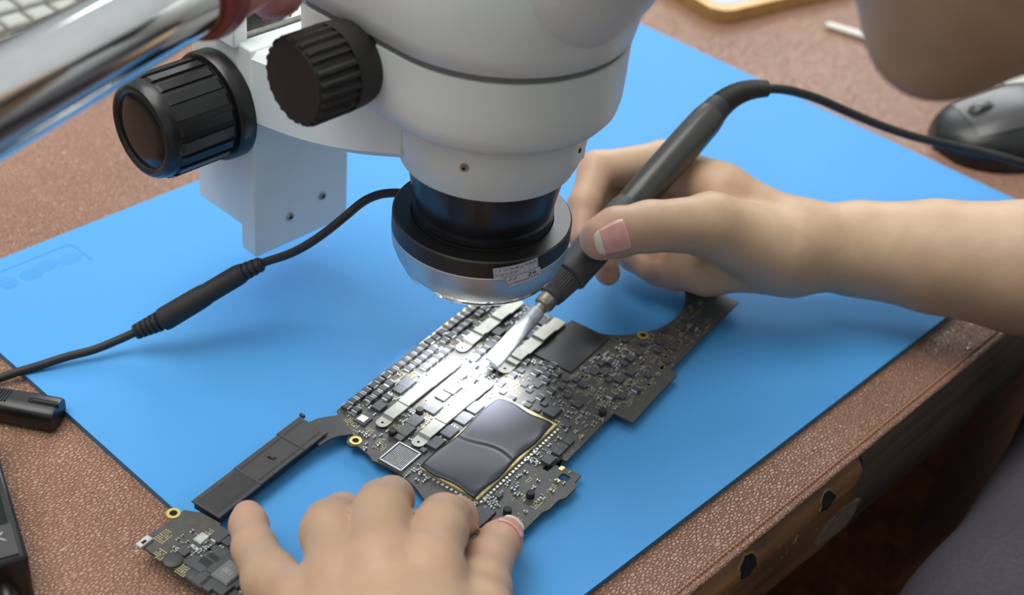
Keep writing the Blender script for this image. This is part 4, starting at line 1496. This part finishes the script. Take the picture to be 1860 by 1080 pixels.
def mesh_obj(name, parts, mtl, parent, flush=None, label=None):
    Vs = []; Fs = []; n = 0
    for V, F in parts:
        Vs.append(V); Fs.append(F + n); n += len(V)
    V = np.concatenate(Vs); F = np.concatenate(Fs)
    off = np.array(INV['person'].translation)
    me = bpy.data.meshes.new(name)
    me.vertices.add(len(V)); me.vertices.foreach_set('co', (V + off).astype(np.float32).ravel())
    me.loops.add(F.size); me.polygons.add(len(F))
    me.loops.foreach_set('vertex_index', F.astype(np.int32).ravel())
    me.polygons.foreach_set('loop_start', np.arange(0, F.size, 4, dtype=np.int32))
    me.update(calc_edges=True)
    me.polygons.foreach_set('use_smooth', np.ones(len(F), bool))
    me.materials.append(M[mtl])
    if flush is not None:
        at_ = me.attributes.new('flush', 'FLOAT', 'POINT')
        at_.data.foreach_set('value', flush(V).astype(np.float32))
    me.validate()
    o = bpy.data.objects.new(name, me)
    COL.objects.link(o); o.parent = parent
    if label:
        o['label'] = label
    return o


rp = [j[0] for f_ in R_fingers for j in f_] + [a for c in R_arm for a in (c[0], c[1])] + [RW]
lo_, hi_ = bounds(rp, .05)
pr1 = surface_nets(right_field, lo_, hi_, .0016)
lp = [j[0] for f_ in L_fingers for j in f_] + [a for c in L_arm for a in (c[0], c[1])] + [LW]
lo_, hi_ = bounds(lp, .05)
pr2 = surface_nets(left_field, lo_, hi_, .0015)
pr3 = surface_nets(head_field, (-.26, -.56, .17), (.04, -.14, .52), .003)
pr4 = surface_nets(torso_field, (-.50, -.75, -.35), (.50, -.18, .33), .009)


def flush(V):
    v = np.zeros(len(V))
    for fs in (R_fingers, L_fingers):
        for js in fs:
            for p, w, s in ((js[-1][0], .55, .013), (js[2][0], .25, .012), (js[3][0], .3, .011), (js[0][0], .35, .011)):
                v = np.maximum(v, w * np.exp(-((V - p) ** 2).sum(1) / (2 * s * s)))
    return v


body_ = mesh_obj('body', [pr1, pr2, pr3, pr4], 'skin', pe, flush)


def nail(field, tip, prev, toward, rt, w, l, name='fingernail', back=.006):
    """curved nail plate lying on a fingertip"""
    tip = Vector(tip); d = (tip - Vector(prev)).normalized()
    nrm = Vector(toward); nrm = (nrm - d * nrm.dot(d)).normalized(); s = d.cross(nrm)
    c = tip - d * back
    for nm, mt, u0, u1, lift in ((name, 'nail', -1, .62, .0), ('nail_edge', 'nailtip', .60, 1.0, .0002)):
        vs = []; fs = []; N = 12; Q = 10
        for i in range(N + 1):
            for j in range(Q + 1):
                u = u0 + (u1 - u0) * i / N; v = -1 + 2 * j / Q
                ww = w * (1 - .18 * max(0, u) ** 3 - .25 * max(0, -u - .3) ** 2)
                ang = v * ww / rt
                k = 1 - .10 * max(0, u) ** 2
                ax_ = c + d * (u * l * (1 - .16 * v * v * (1 if u > 0 else -.6))); rd = nrm * math.cos(ang) + s * math.sin(ang)
                r_ = rt
                for _ in range(12):
                    r_ -= float(field(np.array([ax_ + rd * r_], np.float32))[0])
                r_ = max(r_, rt * .72)
                vs.append(ax_ + rd * (r_ + .0003 + lift))
        for i in range(N):
            for j in range(Q):
                k = i * (Q + 1) + j
                fs.append((k, k + 1, k + Q + 2, k + Q + 1))
        o = MB().add(vs, fs).build(nm, mt, pe, 'all')
        sd = o.modifiers.new('thickness', 'SOLIDIFY'); sd.thickness = .0005; sd.offset = 0


tc_ = (CAM - Vector(R_fingers[0][-1][0])).normalized()
nail(right_field, R_fingers[0][-1][0], R_fingers[0][-2][0], tc_ + Vector((-.1, -.15, -.15)), .0112, .0076, .0080, back=.0004)
tl_ = Vector((.9, .1, .45))
nail(left_field, L_fingers[0][-1][0], L_fingers[0][-2][0], tl_, .0080, .0058, .0066, back=.004)

# clothes
pr5 = surface_nets(lambda P: np.maximum(torso_field(P) - .006, np.maximum(P[..., 0] - .22, -.34 - P[..., 0])), (-.50, -.76, -.36), (.50, -.18, .36), .010)
mesh_obj('shirt', [pr5], 'cloth', pe, label='charcoal shirt')
pr6 = surface_nets(legs_field, (-.42, -.68, -.74), (.46, -.15, .03), .009)
mesh_obj('trousers', [pr6], 'cloth', pe, label='charcoal trousers')
pr7 = surface_nets(lambda P: np.maximum(ellip(P, H(0, -.076, .124), (.080, .098, .099), RX), -ellip(P, H(0, .020, .075), (.085, .075, .105), RX)), (-.26, -.56, .17), (.04, -.14, .52), .004)
mesh_obj('hair', [pr7], 'hair', pe)
for s in (-1, 1):
    e0 = H(s * .032, .006, .093)
    MB().lathe([(.001, -.0105), (.006, -.009), (.010, -.003), (.0105, 0), (.010, .003), (.006, .009), (.001, .0105)], tuple(float(x) for x in e0), (0, .8, -.5), 16).build('eye', 'eye', pe, 'all')
